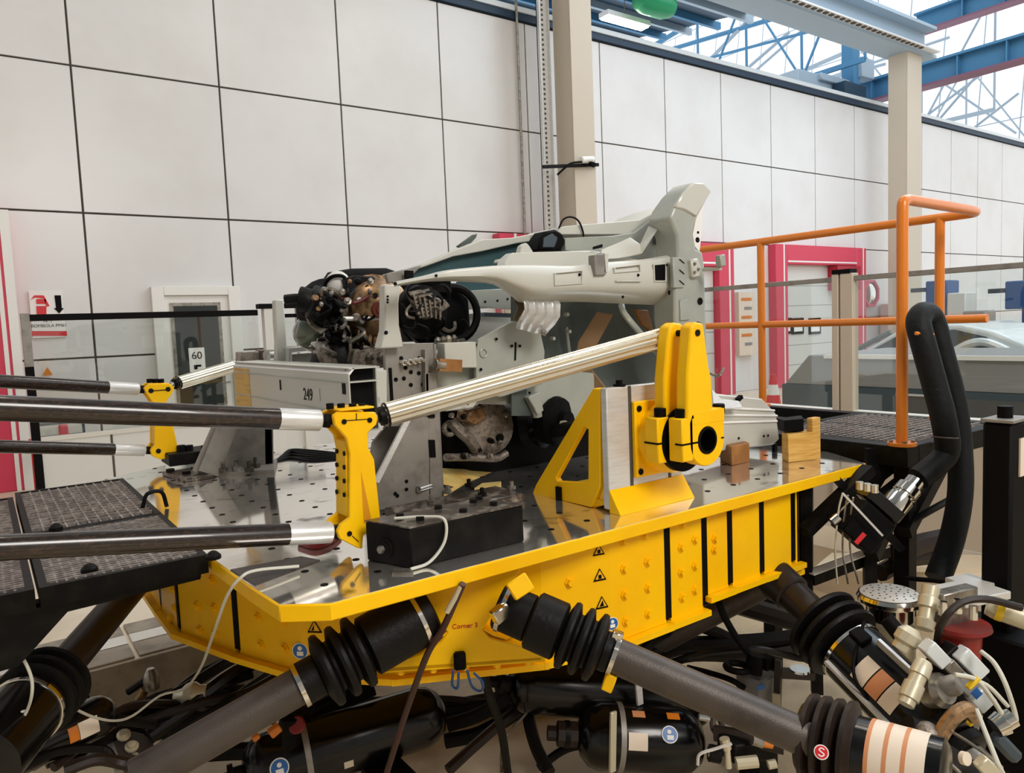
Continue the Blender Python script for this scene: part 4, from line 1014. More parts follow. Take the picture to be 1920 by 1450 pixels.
cp('bulkhead_pad', [(1242, 585), (1264, 583), (1264, 606), (1243, 610)], 2.44, .02, 'wood_dark')
for (x, y) in ((1062, 590), (1066, 622), (1036, 635)): MB().lathe(P(x, y, v=2.53), (0, -1, 0), [(-.01, .009), (.012, .008)], 8).build('weld_stud', 'biw_light', car)
MB().bar(P(1062, 614, v=2.58), P(1068, 665, v=2.6), .012, .02).build('stiffener', 'biw', car, .003)
# near lower side: apron and longitudinal
cp('apron_plate', [(893, 660), (898, 637), (930, 619), (963, 602), (985, 606), (1013, 618), (1022, 660), (1018, 720), (940, 745), (893, 740)], 2.44, .02, 'biw')
cp('rail_bracket', [(834, 643), (893, 641), (895, 690), (835, 690)], 2.43, .06, 'biw_light')
cp('long_rail', [(816, 664), (895, 660), (1020, 690), (1115, 700), (1118, 785), (1060, 788), (1000, 762), (905, 758), (868, 770), (816, 772)], 2.50, .12, 'biw', .006, label='lower longitudinal rail')
cp('rail_lip', [(834, 757), (902, 742), (888, 765), (836, 772)], 2.46, .03, 'biw_light')
MB().bar(P(967, 642, v=2.437), P(966, 676, v=2.437), .004, .006).build('slot', 'black', car)
holes([(931, 636), (960, 649), (975, 649), (868, 650), (889, 650), (902, 693), (877, 757), (899, 760), (993, 737), (892, 647)], 2.432, .006)
MB().ring(P(907, 662, v=2.437), (0, 1, 0), .016, .003, 16, 6).build('pressed_ring', 'biw', car)
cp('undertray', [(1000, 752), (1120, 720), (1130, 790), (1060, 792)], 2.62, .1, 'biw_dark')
cp('crossmember', [(990, 745), (1012, 735), (1020, 770), (1008, 780), (1002, 765)], 2.46, .08, 'biw')
# front support posts
MB().prism(Q([(722, 533), (752, 535), (748, 570), (749, 610), (758, 652), (712, 654), (721, 620), (722, 580)], 2.40), (0, .05, 0)).build('front_post', 'biw_light', car, .005, label='near pale front support post')
holes([(727, 556, .004), (727, 562, .004), (727, 567, .004), (724, 624, .007)], 2.398)
MB().prism(Q([(517, 562), (532, 562), (535, 600), (538, 640), (541, 690), (520, 690), (521, 640), (518, 600)], 3.55), (0, .06, 0)).build('front_post', 'biw_light', car, .005, label='far pale front support post')
MB().prism(Q([(540, 652), (600, 648), (605, 655), (548, 662), (548, 690), (541, 690)], 3.5), (0, .1, 0)).build('front_ledge', 'biw_light', car, .004)
MB().prism(Q([(548, 665), (612, 660), (612, 690), (548, 690)], 3.54), (0, .05, 0)).build('front_ledge_side', 'biw', car)
# far side inner structure seen through the wheelhouse opening
cp('far_rail', [(880, 545), (970, 540), (970, 580), (885, 575)], 3.2, .06, 'biw')
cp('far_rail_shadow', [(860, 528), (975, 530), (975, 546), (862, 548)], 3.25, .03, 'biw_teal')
cp('far_long_rail', [(870, 590), (900, 586), (960, 590), (960, 650), (870, 660)], 3.3, .06, 'biw_light')
holes([(910, 566, .006), (933, 564, .006), (952, 561, .006)], 3.197)
MB().bar(P(905, 590, v=3.1), P(965, 592, v=3.1), .03, .02).build('tie_bar', 'grey_dark', car)
# silver ribbed strut bracket
rows = []
prof = [(0, 552, 965, 1038), (.25, 556, 975, 1046), (.5, 568, 983, 1051), (.65, 580, 984, 1050), (.8, 596, 976, 1040), (.9, 606, 970, 1030), (1, 616, 968, 1022)]
for f, y, x0, x1 in prof:
    r = []
    for k in range(33):
        s = k/32; w_ = .011*abs(math.cos(math.pi*s*4))
        yy = y+(14*s if f > .6 else 6*s*f)
        r.append(P(x0+(x1-x0)*s, yy, v=2.33+w_+(.04 if f < .1 else 0)-.07*math.sin(math.pi*f)))
    rows.append(r)
MB().sheet(rows, .005).build('strut_bracket', 'alu', car, ang=60, label='silver ribbed bracket')
MB().prism(Q([(966, 553), (984, 556), (992, 566), (984, 582), (970, 604), (964, 598), (972, 575), (964, 566)], 2.36), (0, .004, 0)).build('bracket_side', mat('gold_dark', '#7b6a48', .5), car)
for (x, y) in ((977, 599), (1019, 624)): MB().lathe(P(x, y, v=2.315), (0, -1, 0), [(0, .012), (.008, .012), (.009, .006), (.014, .006)], 10).build('bracket_bolt', 'steel', car)
# bumper beam, hollow, with its end open
BU = .95
bm_ = thing('bumper_beam', 'pale hollow bumper beam with handwritten 249 across the front of the car', 'bumper beam', (BU, 2.8, 1.28))
z1 = P(655, 690, u=BU).z; z0 = P(655, 812, u=BU).z; v0 = P(655, 740, u=BU).y; v1 = P(441, 740, u=BU).y
zm = P(655, 718, u=BU).z; zl = P(655, 776, u=BU).z
MB().box((BU, v0, z0), (BU+.005, v1, z1-.02)).build('front_wall', 'biw_light', bm_, .001)
MB().add([(BU, v0, z1-.02), (BU+.02, v0, z1), (BU+.02, v1, z1), (BU, v1, z1-.02), (BU+.005, v0, z1-.025), (BU+.022, v0, z1-.006), (BU+.022, v1, z1-.006), (BU+.005, v1, z1-.025)], [(0,1,2,3),(4,7,6,5),(0,4,5,1),(1,5,6,2),(2,6,7,3),(3,7,4,0)]).build('top_chamfer', 'white', bm_)
for z in (z1-.004, zm, z0): MB().box((BU+.003, v0, z-.002), (BU+.11, v1, z+.002)).build('inner_wall', 'biw_light', bm_)
MB().box((BU+.108, v0+.03, z0), (BU+.112, v1, z1)).build('rear_wall', 'biw', bm_)
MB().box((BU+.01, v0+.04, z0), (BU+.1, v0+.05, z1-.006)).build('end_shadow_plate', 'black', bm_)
for z in (zm, zl): MB().box((BU-.003, v0, z-.003), (BU+.001, v1, z+.003)).build('extrusion_line', 'biw', bm_, .001)
MB().box((BU-.002, P(470, 740, u=BU).y, z0), (BU+.001, P(443, 740, u=BU).y, z1-.03)).build('tape_strip', 'wood', bm_, label='yellow tape at the far end')
for (x, y) in ((465, 713), (526, 722), (645, 728)):
    p = P(x, y, u=BU); s_ = .008 if x < 600 else .014
    MB().box((BU-.0015, p.y-s_, p.z-.02), (BU+.001, p.y+s_, p.z+.02)).build('square_hole', 'black', bm_)
a = P(578, 741, u=BU-.002)
MB().box((BU-.0025, P(600, 740, u=BU).y, P(578, 726, u=BU).z-.045), (BU-.0005, P(560, 740, u=BU).y, P(578, 726, u=BU).z)).build('paper_patch', 'biw_light', bm_)
text('249', .062, 'black', a+V(-.0015, 0, 0), (0, -1, 0), (0, 0, 1), bm_, name='handwriting', th=.0005)
cr = thing('crash_box', 'grey crash box between the bumper beam and the near upright bracket', 'crash box', (1.1, 2.35, 1.35))
MB().prism(Q([(672, 691), (726, 694), (727, 776), (674, 779)], 2.40), (0, .12, 0)).build('body', 'biw_light', cr, .004)
MB().lathe(P(679, 696, v=2.398), (0, -1, 0), [(0, .008), (.002, .008)], 8).build('hole', 'black', cr)
MB().prism(Q([(667, 748), (712, 745), (712, 756), (668, 760)], 2.36), (0, .1, 0)).build('lower_wall', 'biw', cr)
# carrier box behind the beam (far)
t = thing('steel_clevis', 'brown steel clevis block behind the far end of the bumper beam', 'clevis', P(490, 678, v=3.75))
MB().prism(Q([(452, 660), (490, 659), (490, 680), (452, 681)], 3.75), (0, .1, 0)).build('cheek', 'steel', t, .003)
MB().prism(Q([(492, 657), (531, 656), (531, 680), (492, 680)], 3.7), (0, .12, 0)).build('housing', mat('brown_steel', '#5b4538', .5, .3), t, .003)
MB().cyl(P(500, 668, v=3.66), P(518, 667, v=3.68), .03).build('pin', 'steel', t)

# ---------------- engine and gearbox
en = thing('engine_assembly', 'oily engine and bronze gearbox sitting in the front of the car body', 'engine', (1.5, 3.0, 1.1))
def ep(name, mb, m, bev=0, label=None): return mb.build(name, m, en, bev, label=label)
EV = 2.95
def E(x, y, v=EV): return P(x, y, v=v)
ep('gearbox_case', MB().lathe(E(700, 585, 3.0), (-.4, -1, .1), [(0, .12), (.05, .15), (.09, .15), (.12, .12), (.16, .11), (.2, .07), (.22, .03)], 20), 'bronze')
ep('gearbox_flange', MB().lathe(E(712, 590, 2.9), (0, -1, 0), [(0, .06), (.03, .06), (.035, .03), (.06, .03)], 16), 'bronze')
ep('gearbox_port', MB().lathe(E(708, 581, 2.8), (0, -1, 0), [(0, .03), (.02, .03), (.021, .018), (.03, .018)], 12), mat('rust', '#7a3022', .5))
ep('gearbox_lower', MB().prism(Q([(672, 600), (722, 598), (724, 650), (708, 655), (680, 645), (668, 625)], 2.9), (0, .12, 0)), 'bronze', .01)
for k in range(5): ep('casting_rib', MB().bar(E(676+k*10, 604, 2.88), E(672+k*10, 648, 2.88), .014, .02), 'bronze', .003)
ep('gearbox_pipe', MB().tube([E(644, 598, 2.85), E(724, 597, 2.8)], .010, 8), 'alu')
ep('drive_hub', MB().lathe(E(628, 585, 3.1), (-.75, -.6, .1), [(0, .13), (.06, .14), (.1, .13), (.12, .1), (.16, .09), (.17, .05), (.2, .05)], 22), 'black_steel', label='dark drive hub')
ep('hub_ring', MB().ring(E(612, 583, 2.95), (-.75, -.6, .1), .085, .014, 24, 8), 'cast')
ep('hub_ring', MB().ring(E(600, 575, 2.92), (-.75, -.6, .1), .05, .012, 20, 8), 'black')
ep('intake_snout', MB().tube(smooth([E(600, 572, 2.95), E(580, 565, 2.95), E(560, 560, 2.97), E(534, 562, 3.0)]), [.07]*8+[.05]*8+[.02]*9, 14), 'rubber')
ep('shaft_boot', MB().lathe(E(630, 625, 2.95), (.06, .1, -1), [(0, .05), (.03, .09), (.06, .1), (.11, .115), (.15, .115), (.19, .1), (.2, .07)], 22), 'rubber', label='black drive shaft boot')
ep('shaft_boot_clamp', MB().tube(smooth([E(652, 612, 2.85), E(657, 640, 2.83), E(655, 670, 2.85), E(648, 688, 2.86)]), .008, 8), 'steel')
ep('cast_knuckle', MB().tube(smooth([E(607, 640, 2.88), E(606, 655, 2.86), E(612, 672, 2.86), E(622, 684, 2.88)]), .03, 10), 'cast')
ep('lamp_shell', MB().lathe(E(615, 617, 3.1), (-1, -.35, -.15), [(0, .1), (.05, .1), (.1, .085), (.15, .05), (.17, .01)], 20), 'olive_glass', label='olive glass lamp shell')
ep('white_shell', MB().sheet([[E(582, 645, 2.95), E(600, 640, 2.9), E(618, 612, 2.9)], [E(600, 660, 2.95), E(606, 650, 2.9), E(624, 622, 2.9)]], .01), 'white')
ep('top_cover', MB().lathe(E(682, 540, 3.05), (1, -.3, 0), [(-.18, .03), (-.15, .07), (-.05, .085), (.1, .085), (.17, .06), (.19, .02)], 18), 'black', label='black top cover')
ep('cover_plate', MB().prism(Q([(648, 522), (668, 516), (700, 518), (716, 530), (716, 550), (690, 556), (655, 548)], 2.9), (0, .05, 0)), 'rubber', .006)
ep('reservoir', MB().ball(E(634, 536, 3.0), .055, 16, (1, 1, 1.15)), 'ivory_cool', label='pale round reservoir')
ep('hose_loop', MB().tube(smooth([E(606, 546, 3.0), E(612, 528, 2.98), E(626, 518, 2.95), E(645, 520, 2.93), E(652, 540, 2.9), E(650, 556, 2.9)]), .008, 8), 'black')
ep('wiring', MB().tube(smooth([E(640, 560, 2.85), E(665, 568, 2.8), E(690, 556, 2.82), E(705, 545, 2.85)]), .008, 8), mat('wire_red', '#5a1c16', .5))
for k in range(34):
    x = 590+random.random()*120; y = 525+random.random()*70
    r = .008+random.random()*.012
    ep('fitting', MB().lathe(E(x, y, 2.82+.1*random.random()), (-.4, -1, random.random()-.5), [(0, r), (.02, r), (.022, r*.6), (.035, r*.6)], 8), ['steel', 'black_steel', 'cast', 'black', 'bronze'][k % 5])
for k in range(20):
    x = 600+random.random()*100; y = 540+random.random()*110
    ep('hose', MB().tube(smooth([E(x, y, 2.84), E(x+15-30*random.random(), y+12, 2.8), E(x+20-40*random.random(), y+30*random.random(), 2.83), E(x+30-60*random.random(), y+20, 2.86)]), .005+.004*random.random(), 6), ['black', 'rubber', 'steel'][k % 3])
ep('mount_bracket', MB().prism(Q([(665, 655), (722, 650), (724, 690), (660, 690)], 2.8), (0, .08, 0)), 'cast', .006)
for (x, y) in ((694, 668), (715, 668)): ep('mount_nut', MB().lathe(E(x, y, 2.79), (0, -1, 0), [(0, .018), (.02, .018), (.021, .01), (.05, .01)], 6), 'steel')
# side engine face seen through the front opening
fc = E(812, 590, 2.78)
ep('fan_shroud', MB().lathe(fc+V(.06, .12, 0), (-.1, -1, 0), [(0, .145), (.03, .15), (.06, .15), (.065, .135), (.066, .05)], 30), 'black', label='round black shroud')
ep('alternator', MB().lathe(fc+V(-.06, .02, .01), (-.15, -1, .05), [(0, .1), (.04, .115), (.07, .105), (.08, .08), (.1, .045)], 24), 'black_steel')
for k in range(7):
    y = 547+k*7; ep('casting_fin', MB().bar(E(768+k*3, y+6, 2.66), E(822-abs(k-3)*6, y-4+k, 2.66), .010, .008), 'cast')
for k in range(6): ep('casting_fin', MB().bar(E(775+k*10, 552+k*3, 2.65), E(785+k*8, 590+k*2, 2.65), .008, .008), 'cast')
ep('casting_plate', MB().prism(Q([(766, 548), (790, 543), (812, 556), (836, 562), (846, 574), (820, 592), (800, 600), (786, 590), (776, 572)], 2.67), (0, .03, 0)), 'cast', .006)
ep('belt_ring', MB().ring(fc+V(.10, .0, .0), (-.1, -1, 0), .115, .018, 30, 8), 'rubber')
for k in range(12):
    x = 775+random.random()*85; y = 535+random.random()*85; a_ = random.random()*6.3; h_ = 10+random.random()*14
    ep('hose', MB().tube(smooth([E(x, y, 2.66), E(x+h_*math.cos(a_), y+h_*math.sin(a_), 2.64), E(x+1.6*h_*math.cos(a_+.5), y+1.6*h_*math.sin(a_+.5), 2.65), E(x+2*h_*math.cos(a_+1), y+2*h_*math.sin(a_+1), 2.68)]), .004+.004*random.random(), 6), ['black', 'rubber', 'rubber', 'cast'][k % 4])
ep('black_mass', MB().prism(Q([(752, 548), (780, 530), (850, 532), (880, 560), (884, 620), (840, 638), (770, 640), (752, 615)], 2.9), (0, .2, 0)), 'black', .01)
ep('valve_cover', MB().prism(Q([(788, 528), (846, 524), (850, 548), (792, 552)], 2.75), (0, .1, 0)), 'rubber', .006)
ep('fuel_rail', MB().tube([E(812, 648, 2.6), E(870, 640, 2.62)], .012, 8), 'cast')
for k in range(4): ep('injector', MB().lathe(E(820+k*10, 646-k*1.5, 2.58), (0, -.3, 1), [(-.02, .008), (0, .014), (.02, .014), (.03, .006)], 8), ['steel', 'cast', 'cream_fit', 'steel'][k])
# lower mass: transmission below the rail
ep('gear_case', MB().lathe(E(905, 800, 2.68), (-.15, -1, 0), [(0, .1), (.04, .118), (.06, .118), (.066, .1), (.075, .085), (.078, .02)], 28), 'cast', label='round cast gear cover')
ep('drain_plug', MB().lathe(E(936, 821, 2.6), (0, -1, 0), [(0, .018), (.01, .018)], 10), 'black')
for k in range(6): ep('cover_bolt', MB().lathe(E(905, 800, 2.61)+V(.09*math.cos(k+.4), 0, .09*math.sin(k+.4)), (0, -1, 0), [(0, .01), (.012, .009)], 6), 'steel')
ep('cast_arm', MB().tube(smooth([E(845, 790, 2.6), E(862, 808, 2.58), E(880, 825, 2.58), E(892, 842, 2.6)]), .024, 10), 'cast')
ep('cast_eye', MB().ring(E(843, 804, 2.6), (0, -1, .1), .024, .011, 16, 8), 'cast')
ep('pump_case', MB().prism(Q([(876, 770), (905, 762), (915, 785), (890, 800), (872, 790)], 2.6), (0, .08, 0)), 'bronze', .008)
ep('sump', MB().prism(Q([(832, 766), (1120, 764), (1124, 800), (1118, 870), (1060, 892), (1010, 925), (900, 905), (850, 868), (832, 860)], 2.74), (0, .6, 0)), 'black', .02, label='black oily underside')
ep('cv_boot', MB().lathe(E(1010, 800, 2.65), (.6, -1, .1), [(-.1, .05), (-.06, .095), (-.02, .08), (.02, .1), (.06, .07), (.08, .03)], 22), 'rubber')
ep('drive_shaft', MB().tube([E(1000, 815, 2.6), E(1090, 800, 2.3)], .03, 14), 'black_steel')
ep('brake_hub', MB().lathe(E(1045, 790, 2.5), (.3, -1, 0), [(-.06, .1), (0, .11), (.02, .1), (.03, .05), (.06, .045)], 22), 'black')
ep('hub_nut', MB().lathe(E(1053, 797, 2.42), (.3, -1, 0), [(0, .02), (.02, .02)], 6), 'cream_fit')
ep('lever', MB().tube(smooth([E(1000, 750, 2.5), E(1006, 768, 2.48), E(1008, 782, 2.48)]), .02, 8), 'biw')
ep('lower_arm', MB().tube(smooth([E(835, 858, 2.6), E(880, 858, 2.62), E(930, 860, 2.6), E(950, 850, 2.6)]), .016, 8), 'cast')
for k in range(10):
    x = 840+random.random()*110; y = 768+random.random()*90
    ep('fitting', MB().lathe(E(x, y, 2.6), (random.random()-.5, -1, random.random()-.5), [(0, .012), (.02, .012), (.022, .008), (.035, .007)], 8), ['steel', 'black_steel', 'cast', 'black'][k % 4])
ep('speed_sensor', MB().ball(E(968, 902, 2.6), .018, 10, (1, 1, 1.3)), 'cream_fit')
ep('sump_guard', MB().prism(Q([(900, 870), (1000, 860), (1000, 940), (930, 945)], 2.75), (0, .4, 0)), 'black', .02)
# foam sheet
t = thing('foam_sheet', 'yellow foam sheet lying under the engine on the table', 'foam', T(890, 915))
MB().sheet([[P(828, 878, v=2.75), P(870, 880, v=2.75), P(938, 876, v=2.8)], [P(832, 902, v=2.6), P(885, 914, v=2.6), P(934, 904, v=2.65)]], .015).build('sheet', 'foam', t)
MB().prism([T(890, 925), T(935, 920), T(940, 912), T(905, 915)], (0, 0, .02)).build('offcut', 'foam', t)
# sensor on the cowl
t = thing('black_sensor', 'black camera box with a looped wire on top of the car body', 'sensor', P(1035, 470, v=2.45))
MB().prism(Q([(1010, 470), (1012, 448), (1022, 434), (1042, 430), (1056, 438), (1062, 455), (1050, 470)], 2.42), (0, .08, 0)).build('housing', 'black', t, .008)
MB().prism(Q([(1018, 464), (1020, 446), (1036, 438), (1046, 446), (1040, 464)], 2.415), (0, .006, 0)).build('lens', 'grey_dark', t, .002)
MB().tube(smooth([P(1048, 428, v=2.44), P(1056, 412, v=2.44), P(1070, 407, v=2.44), P(1085, 415, v=2.44), P(1094, 440, v=2.44), P(1092, 462, v=2.44)]), .004, 6).build('wire', 'black', t)
# sill beam behind the arm
sl = thing('sill_beam', 'pale ribbed sill beam of the car resting right of the tall yellow arm', 'sill', P(1400, 830, v=2.12))
SV = 2.12
MB().prism(Q([(1318, 742), (1338, 738), (1430, 748), (1456, 776), (1462, 824), (1452, 834), (1330, 850), (1318, 850)], SV), (0, .16, 0)).build('body', 'biw_light', sl, .006)
for (x0, y0, x1, y1) in ((1340, 764, 1452, 770), (1340, 778, 1457, 780), (1340, 793, 1459, 790)):
    MB().bar(P(x0, y0, v=SV-.002), P(x1, y1, v=SV-.002), .012, .010).build('rib', 'white', sl, .003)
for (x, y) in ((1440, 817), (1432, 818), (1385, 822)): MB().lathe(P(x, y, v=SV-.001), (0, -1, 0), [(0, .006), (.002, .006)], 8).build('hole', 'black', sl)
MB().sheet([[P(1335, 730, v=2.05), P(1352, 748, v=2.05), P(1385, 752, v=2.08)], [P(1338, 756, v=2.02), P(1360, 766, v=2.02), P(1392, 764, v=2.06)]], .006).build('step_plate', 'alu', sl)
MB().bar(P(1452, 832, v=2.15), P(1453, 862, v=2.15), .016, .02).build('stay', 'black', sl)
MB().bar(P(1385, 744, v=2.1), P(1387, 750, v=2.1), .02, .03).build('clip', 'black', sl)

# ================================================================== PARTITIONS AND WALKWAYS
# right glass partition (plane X = 5.1)
PU = 5.1
gp = thing('glass_partition', 'cream glazed partition wall behind the orange handrail', 'partition', (PU, 2.8, 0))
zs = P(1850, 787, u=PU).z; ztp = P(1910, 492, u=PU).z
pv = [-1.6, .6, 1.75, 2.97, 4.3, 6.1, 7.9, 9.5]
pv = [-1.4, .85, 3.0, 5.1, 7.2, 9.4]
for i, v in enumerate(pv):
    MB().box((PU-.03, v-.075, 0), (PU+.05, v+.02, ztp+.02)).build('post', 'ivory', gp, .004)
    MB().box((PU-.03, v+.035, 0), (PU+.05, v+.085, ztp+.02)).build('post', 'ivory', gp, .004)
    MB().box((PU-.035, v-.06, ztp+.02), (PU+.055, v+.08, ztp+.05)).build('post_cap', 'black', gp)
for i in range(len(pv)-1):
    a, c = pv[i]+.085, pv[i+1]-.075
    MB().box((PU, a, .02), (PU+.02, c, zs-.05)).build('lower_panel', 'ivory', gp)
    MB().box((PU-.03, a, zs-.05), (PU+.05, c, zs)).build('sill_rail', 'white', gp, .004)
    MB().box((PU-.02, a, zs-.16), (PU+.03, c, zs-.13)).build('panel_bead', 'ivory', gp, .004)
    MB().box((PU+.008, a, zs), (PU+.014, c, ztp-.03)).build('pane', 'pane', gp)
    MB().box((PU-.012, a, ztp-.035), (PU+.03, c, ztp)).build('top_rail', 'weld_grey', gp, .003)
    MB().box((PU-.02, a, 0), (PU+.04, c, .03)).build('kick_plate', 'alu_strip', gp)

# things beyond the partition
# grey low cover (test bench) and a pale car
t = thing('grey_bench_cover', 'long grey machine cover with sloping end behind the glass partition', 'machine', (8.6, 5.0, 0))
def B(x, y): return P(x, y, u=7.2)
zt_ = B(1700, 668).z; zb_ = B(1700, 730).z; z00 = B(1700, 770).z
ya = B(1472, 740).y; yb = B(1516, 668).y
MB().prism([V(7.2, ya, zb_), V(7.2, yb, zt_), V(7.2, -1.5, zt_), V(7.2, -1.5, zb_)], (1.6, 0, 0)).build('hood', 'grey_cover', t, .01)
MB().prism([V(7.18, ya+.03, zb_), V(7.18, ya+.03, 0), V(7.18, -1.5, 0), V(7.18, -1.5, zb_)], (1.65, 0, 0)).build('base', 'grey_dark', t, .01)
MB().box((7.16, yb-.2, zt_-.03), (7.22, -1.5, zt_+.01)).build('edge_trim', 'white', t)
MB().box((7.165, 3.4, zb_-.06), (7.18, 3.7, zb_-.04)).build('handle', 'alu', t)
t = thing('white_car', 'white car parked behind the grey machine cover', 'car', (10.2, 3.5, 0))
CU = 9.6
def Cc(x, y): return P(x, y, u=CU)
roof = [(1600, 700), (1612, 662), (1680, 622), (1740, 608), (1800, 608), (1860, 620), (1930, 650), (1960, 690), (1960, 720), (1600, 720)]
MB().prism([Cc(x, y) for x, y in roof], (1.5, 0, 0)).build('body', 'car_white', t, .05, seg=3)
MB().prism([Cc(x, y)+V(-.01, 0, 0) for x, y in ((1622, 664), (1680, 632), (1700, 628), (1700, 660))], (.02, 0, 0)).build('side_window', 'tinted', t)
MB().prism([Cc(x, y)+V(-.01, 0, 0) for x, y in ((1708, 626), (1790, 618), (1850, 632), (1880, 660), (1708, 660))], (.02, 0, 0)).build('side_window', 'grey_dark', t)
MB().tube(smooth([Cc(1600, 662)+V(-.06, 0, 0), Cc(1640, 640)+V(-.06, 0, 0), Cc(1675, 622)+V(-.06, 0, 0)]), .035, 8).build('roof_rail', 'biw_dark', t)
MB().tube(smooth([Cc(1790, 660)+V(-.04, 0, 0), Cc(1820, 645)+V(-.04, 0, 0), Cc(1850, 642)+V(-.04, 0, 0), Cc(1885, 655)+V(-.04, 0, 0), Cc(1905, 668)+V(-.04, 0, 0)]), .05, 8).build('wheel_arch', 'car_white', t)
MB().prism([V(CU, Cc(1600, 720).y, .35), V(CU, Cc(1960, 720).y, .35), V(CU, Cc(1960, 720).y, Cc(1900, 720).z), V(CU, Cc(1600, 720).y, Cc(1700, 720).z)], (1.5, 0, 0)).build('lower_body', 'car_white', t, .03)
for y in (Cc(1650, 700).y, Cc(1900, 700).y): MB().lathe((CU-.02, y, .33), (1, 0, 0), [(0, .25), (.02, .33), (.2, .33), (.22, .25)], 24).build('wheel', 'rubber', t)
# blue machines far right
def blue_machine(x0, y0, x1, y1, uu, label):
    a = P(x0, y0, u=uu); c = P(x1, y1, u=uu)
    t = thing('blue_machine', label, 'machine', (uu, (a.y+c.y)/2, 0), 'blue machines')
    MB().box((uu, c.y, a.z-.5), (uu+.5, a.y, a.z)).build('head', 'blue', t, .02)
    MB().box((uu+.05, c.y+.1, 0), (uu+.5, a.y-.25, a.z-.4)).build('column', 'blue', t, .02)
    MB().box((uu-.05, c.y-.35, .6), (uu+.4, c.y-.02, a.z-.25)).build('side_panel', 'ivory_cool', t, .02)
    MB().box((uu-.06, a.y, a.z-.2), (uu+.1, a.y+.25, a.z-.12)).build('arm', 'grey_dark', t)
    MB().tube([(uu+.2, (a.y+c.y)/2, a.z), (uu+.2, (a.y+c.y)/2, a.z+1.1)], .008, 6).build('supply_cable', 'grey_dark', t)
blue_machine(1735, 528, 1775, 640, 15.0, 'blue machine head behind the orange handrail')
blue_machine(1884, 528, 1935, 640, 15.0, 'blue machine head at the right picture edge')
a = P(1735, 625, u=13.6)
tag(MB().box((13.6, P(1835, 600, u=13.6).y, 0), (14.4, a.y, a.z)).build('blue_bin', 'blue', bevel=.03), 'blue bin standing in front of the blue machines', 'bin')
t = thing('grey_monitor', 'grey monitor on a stand beyond the end of the mid handrail', 'monitor', (12.75, P(1825, 600, u=12.5).y, 0))
ym = P(1825, 600, u=12.5).y; zm_ = P(1820, 583, u=12.5).z
MB().box((12.5, ym-.16, zm_-.3), (12.9, ym+.16, zm_)).build('screen', 'grey_cover', t, .02)
MB().box((12.66, ym-.04, .03), (12.74, ym+.04, zm_-.3)).build('stand', 'grey_dark', t)
MB().box((12.4, ym-.25, 0), (13.0, ym+.25, .03)).build('base', 'grey_dark', t)
# traffic cone pair / red stand by the door frame
t = thing('red_cone', 'red and white striped cone in front of the red door frame', 'cone', P(1450, 752, u=9.0))
pc = P(1450, 752, u=9.0); pc.z = 0
hh = P(1450, 702, u=9.0).z
MB().box((pc.x-.2, pc.y-.2, 0), (pc.x+.2, pc.y+.2, .05)).build('base', 'red', t, .01)
for k in range(5):
    f0 = k/5; f1 = (k+1)/5
    MB().lathe((pc.x, pc.y, .05), (0, 0, 1), [(f0*(hh-.05), .15-.11*f0), (f1*(hh-.05), .15-.11*f1)], 20).build('stripe', 'red' if k % 2 == 0 else 'white', t)

# left glass fence (plane Y = 8)
LV = 8.0
t = thing('left_glass_fence', 'low glazed fence with a black top rail in front of the left wall', 'fence', (1.6, LV, 0))
u0 = P(45, 595, v=LV).x; u1 = P(482, 580, v=LV).x; zr = P(200, 593, v=LV).z
MB().box((u0, LV-.02, zr-.03), (u1, LV+.02, zr+.03)).build('top_rail', 'black', t, .003)
MB().box((u0-.03, LV-.03, 1.4), (u0+.04, LV+.03, zr+.04)).build('post', 'weld_grey', t, .003)
MB().box((u0-.03, LV-.03, 0), (u0+.04, LV+.03, 1.4)).build('post', 'black', t, .003)
zpn = P(100, 822, v=LV).z
MB().box((u0+.04, LV-.005, zpn), (u1, LV+.005, zr-.03)).build('pane', 'pane', t)
MB().box((u0+.04, LV-.01, 0), (u1+.5, LV+.02, zpn)).build('lower_panel', 'ivory_cool', t)
MB().box((u0+.04, LV-.02, zpn-.02), (u1+.5, LV+.025, zpn+.02)).build('mid_rail', 'alu_strip', t)
MB().box((u0+.6, LV-.012, .03), (u0+.62, LV-.009, zpn)).build('panel_joint', 'seam', t)
# gate frame behind the far front post
t = thing('fence_gate', 'grey framed gate at the right end of the left glass fence', 'gate', (3.0, LV, 0))
ga = P(492, 585, v=LV).x; gb = P(575, 580, v=LV).x
MB().box((ga, LV-.05, 0), (ga+.16, LV+.05, zr+.04)).build('post', 'ivory_cool', t, .004)
MB().box((gb-.12, LV-.05, 0), (gb, LV+.05, zr+.04)).build('post', 'ivory_cool', t, .004)
MB().box((ga-.05, LV-.06, zr+.04), (gb+.08, LV+.06, zr+.09)).build('header', 'black', t, .004)
MB().box((ga+.16, LV-.02, zr-.06), (gb-.12, LV+.02, zr-.02)).build('rail', 'black', t)
MB().box((ga+.16, LV-.004, 0), (gb-.12, LV+.004, zr-.06)).build('pane', 'pane', t)
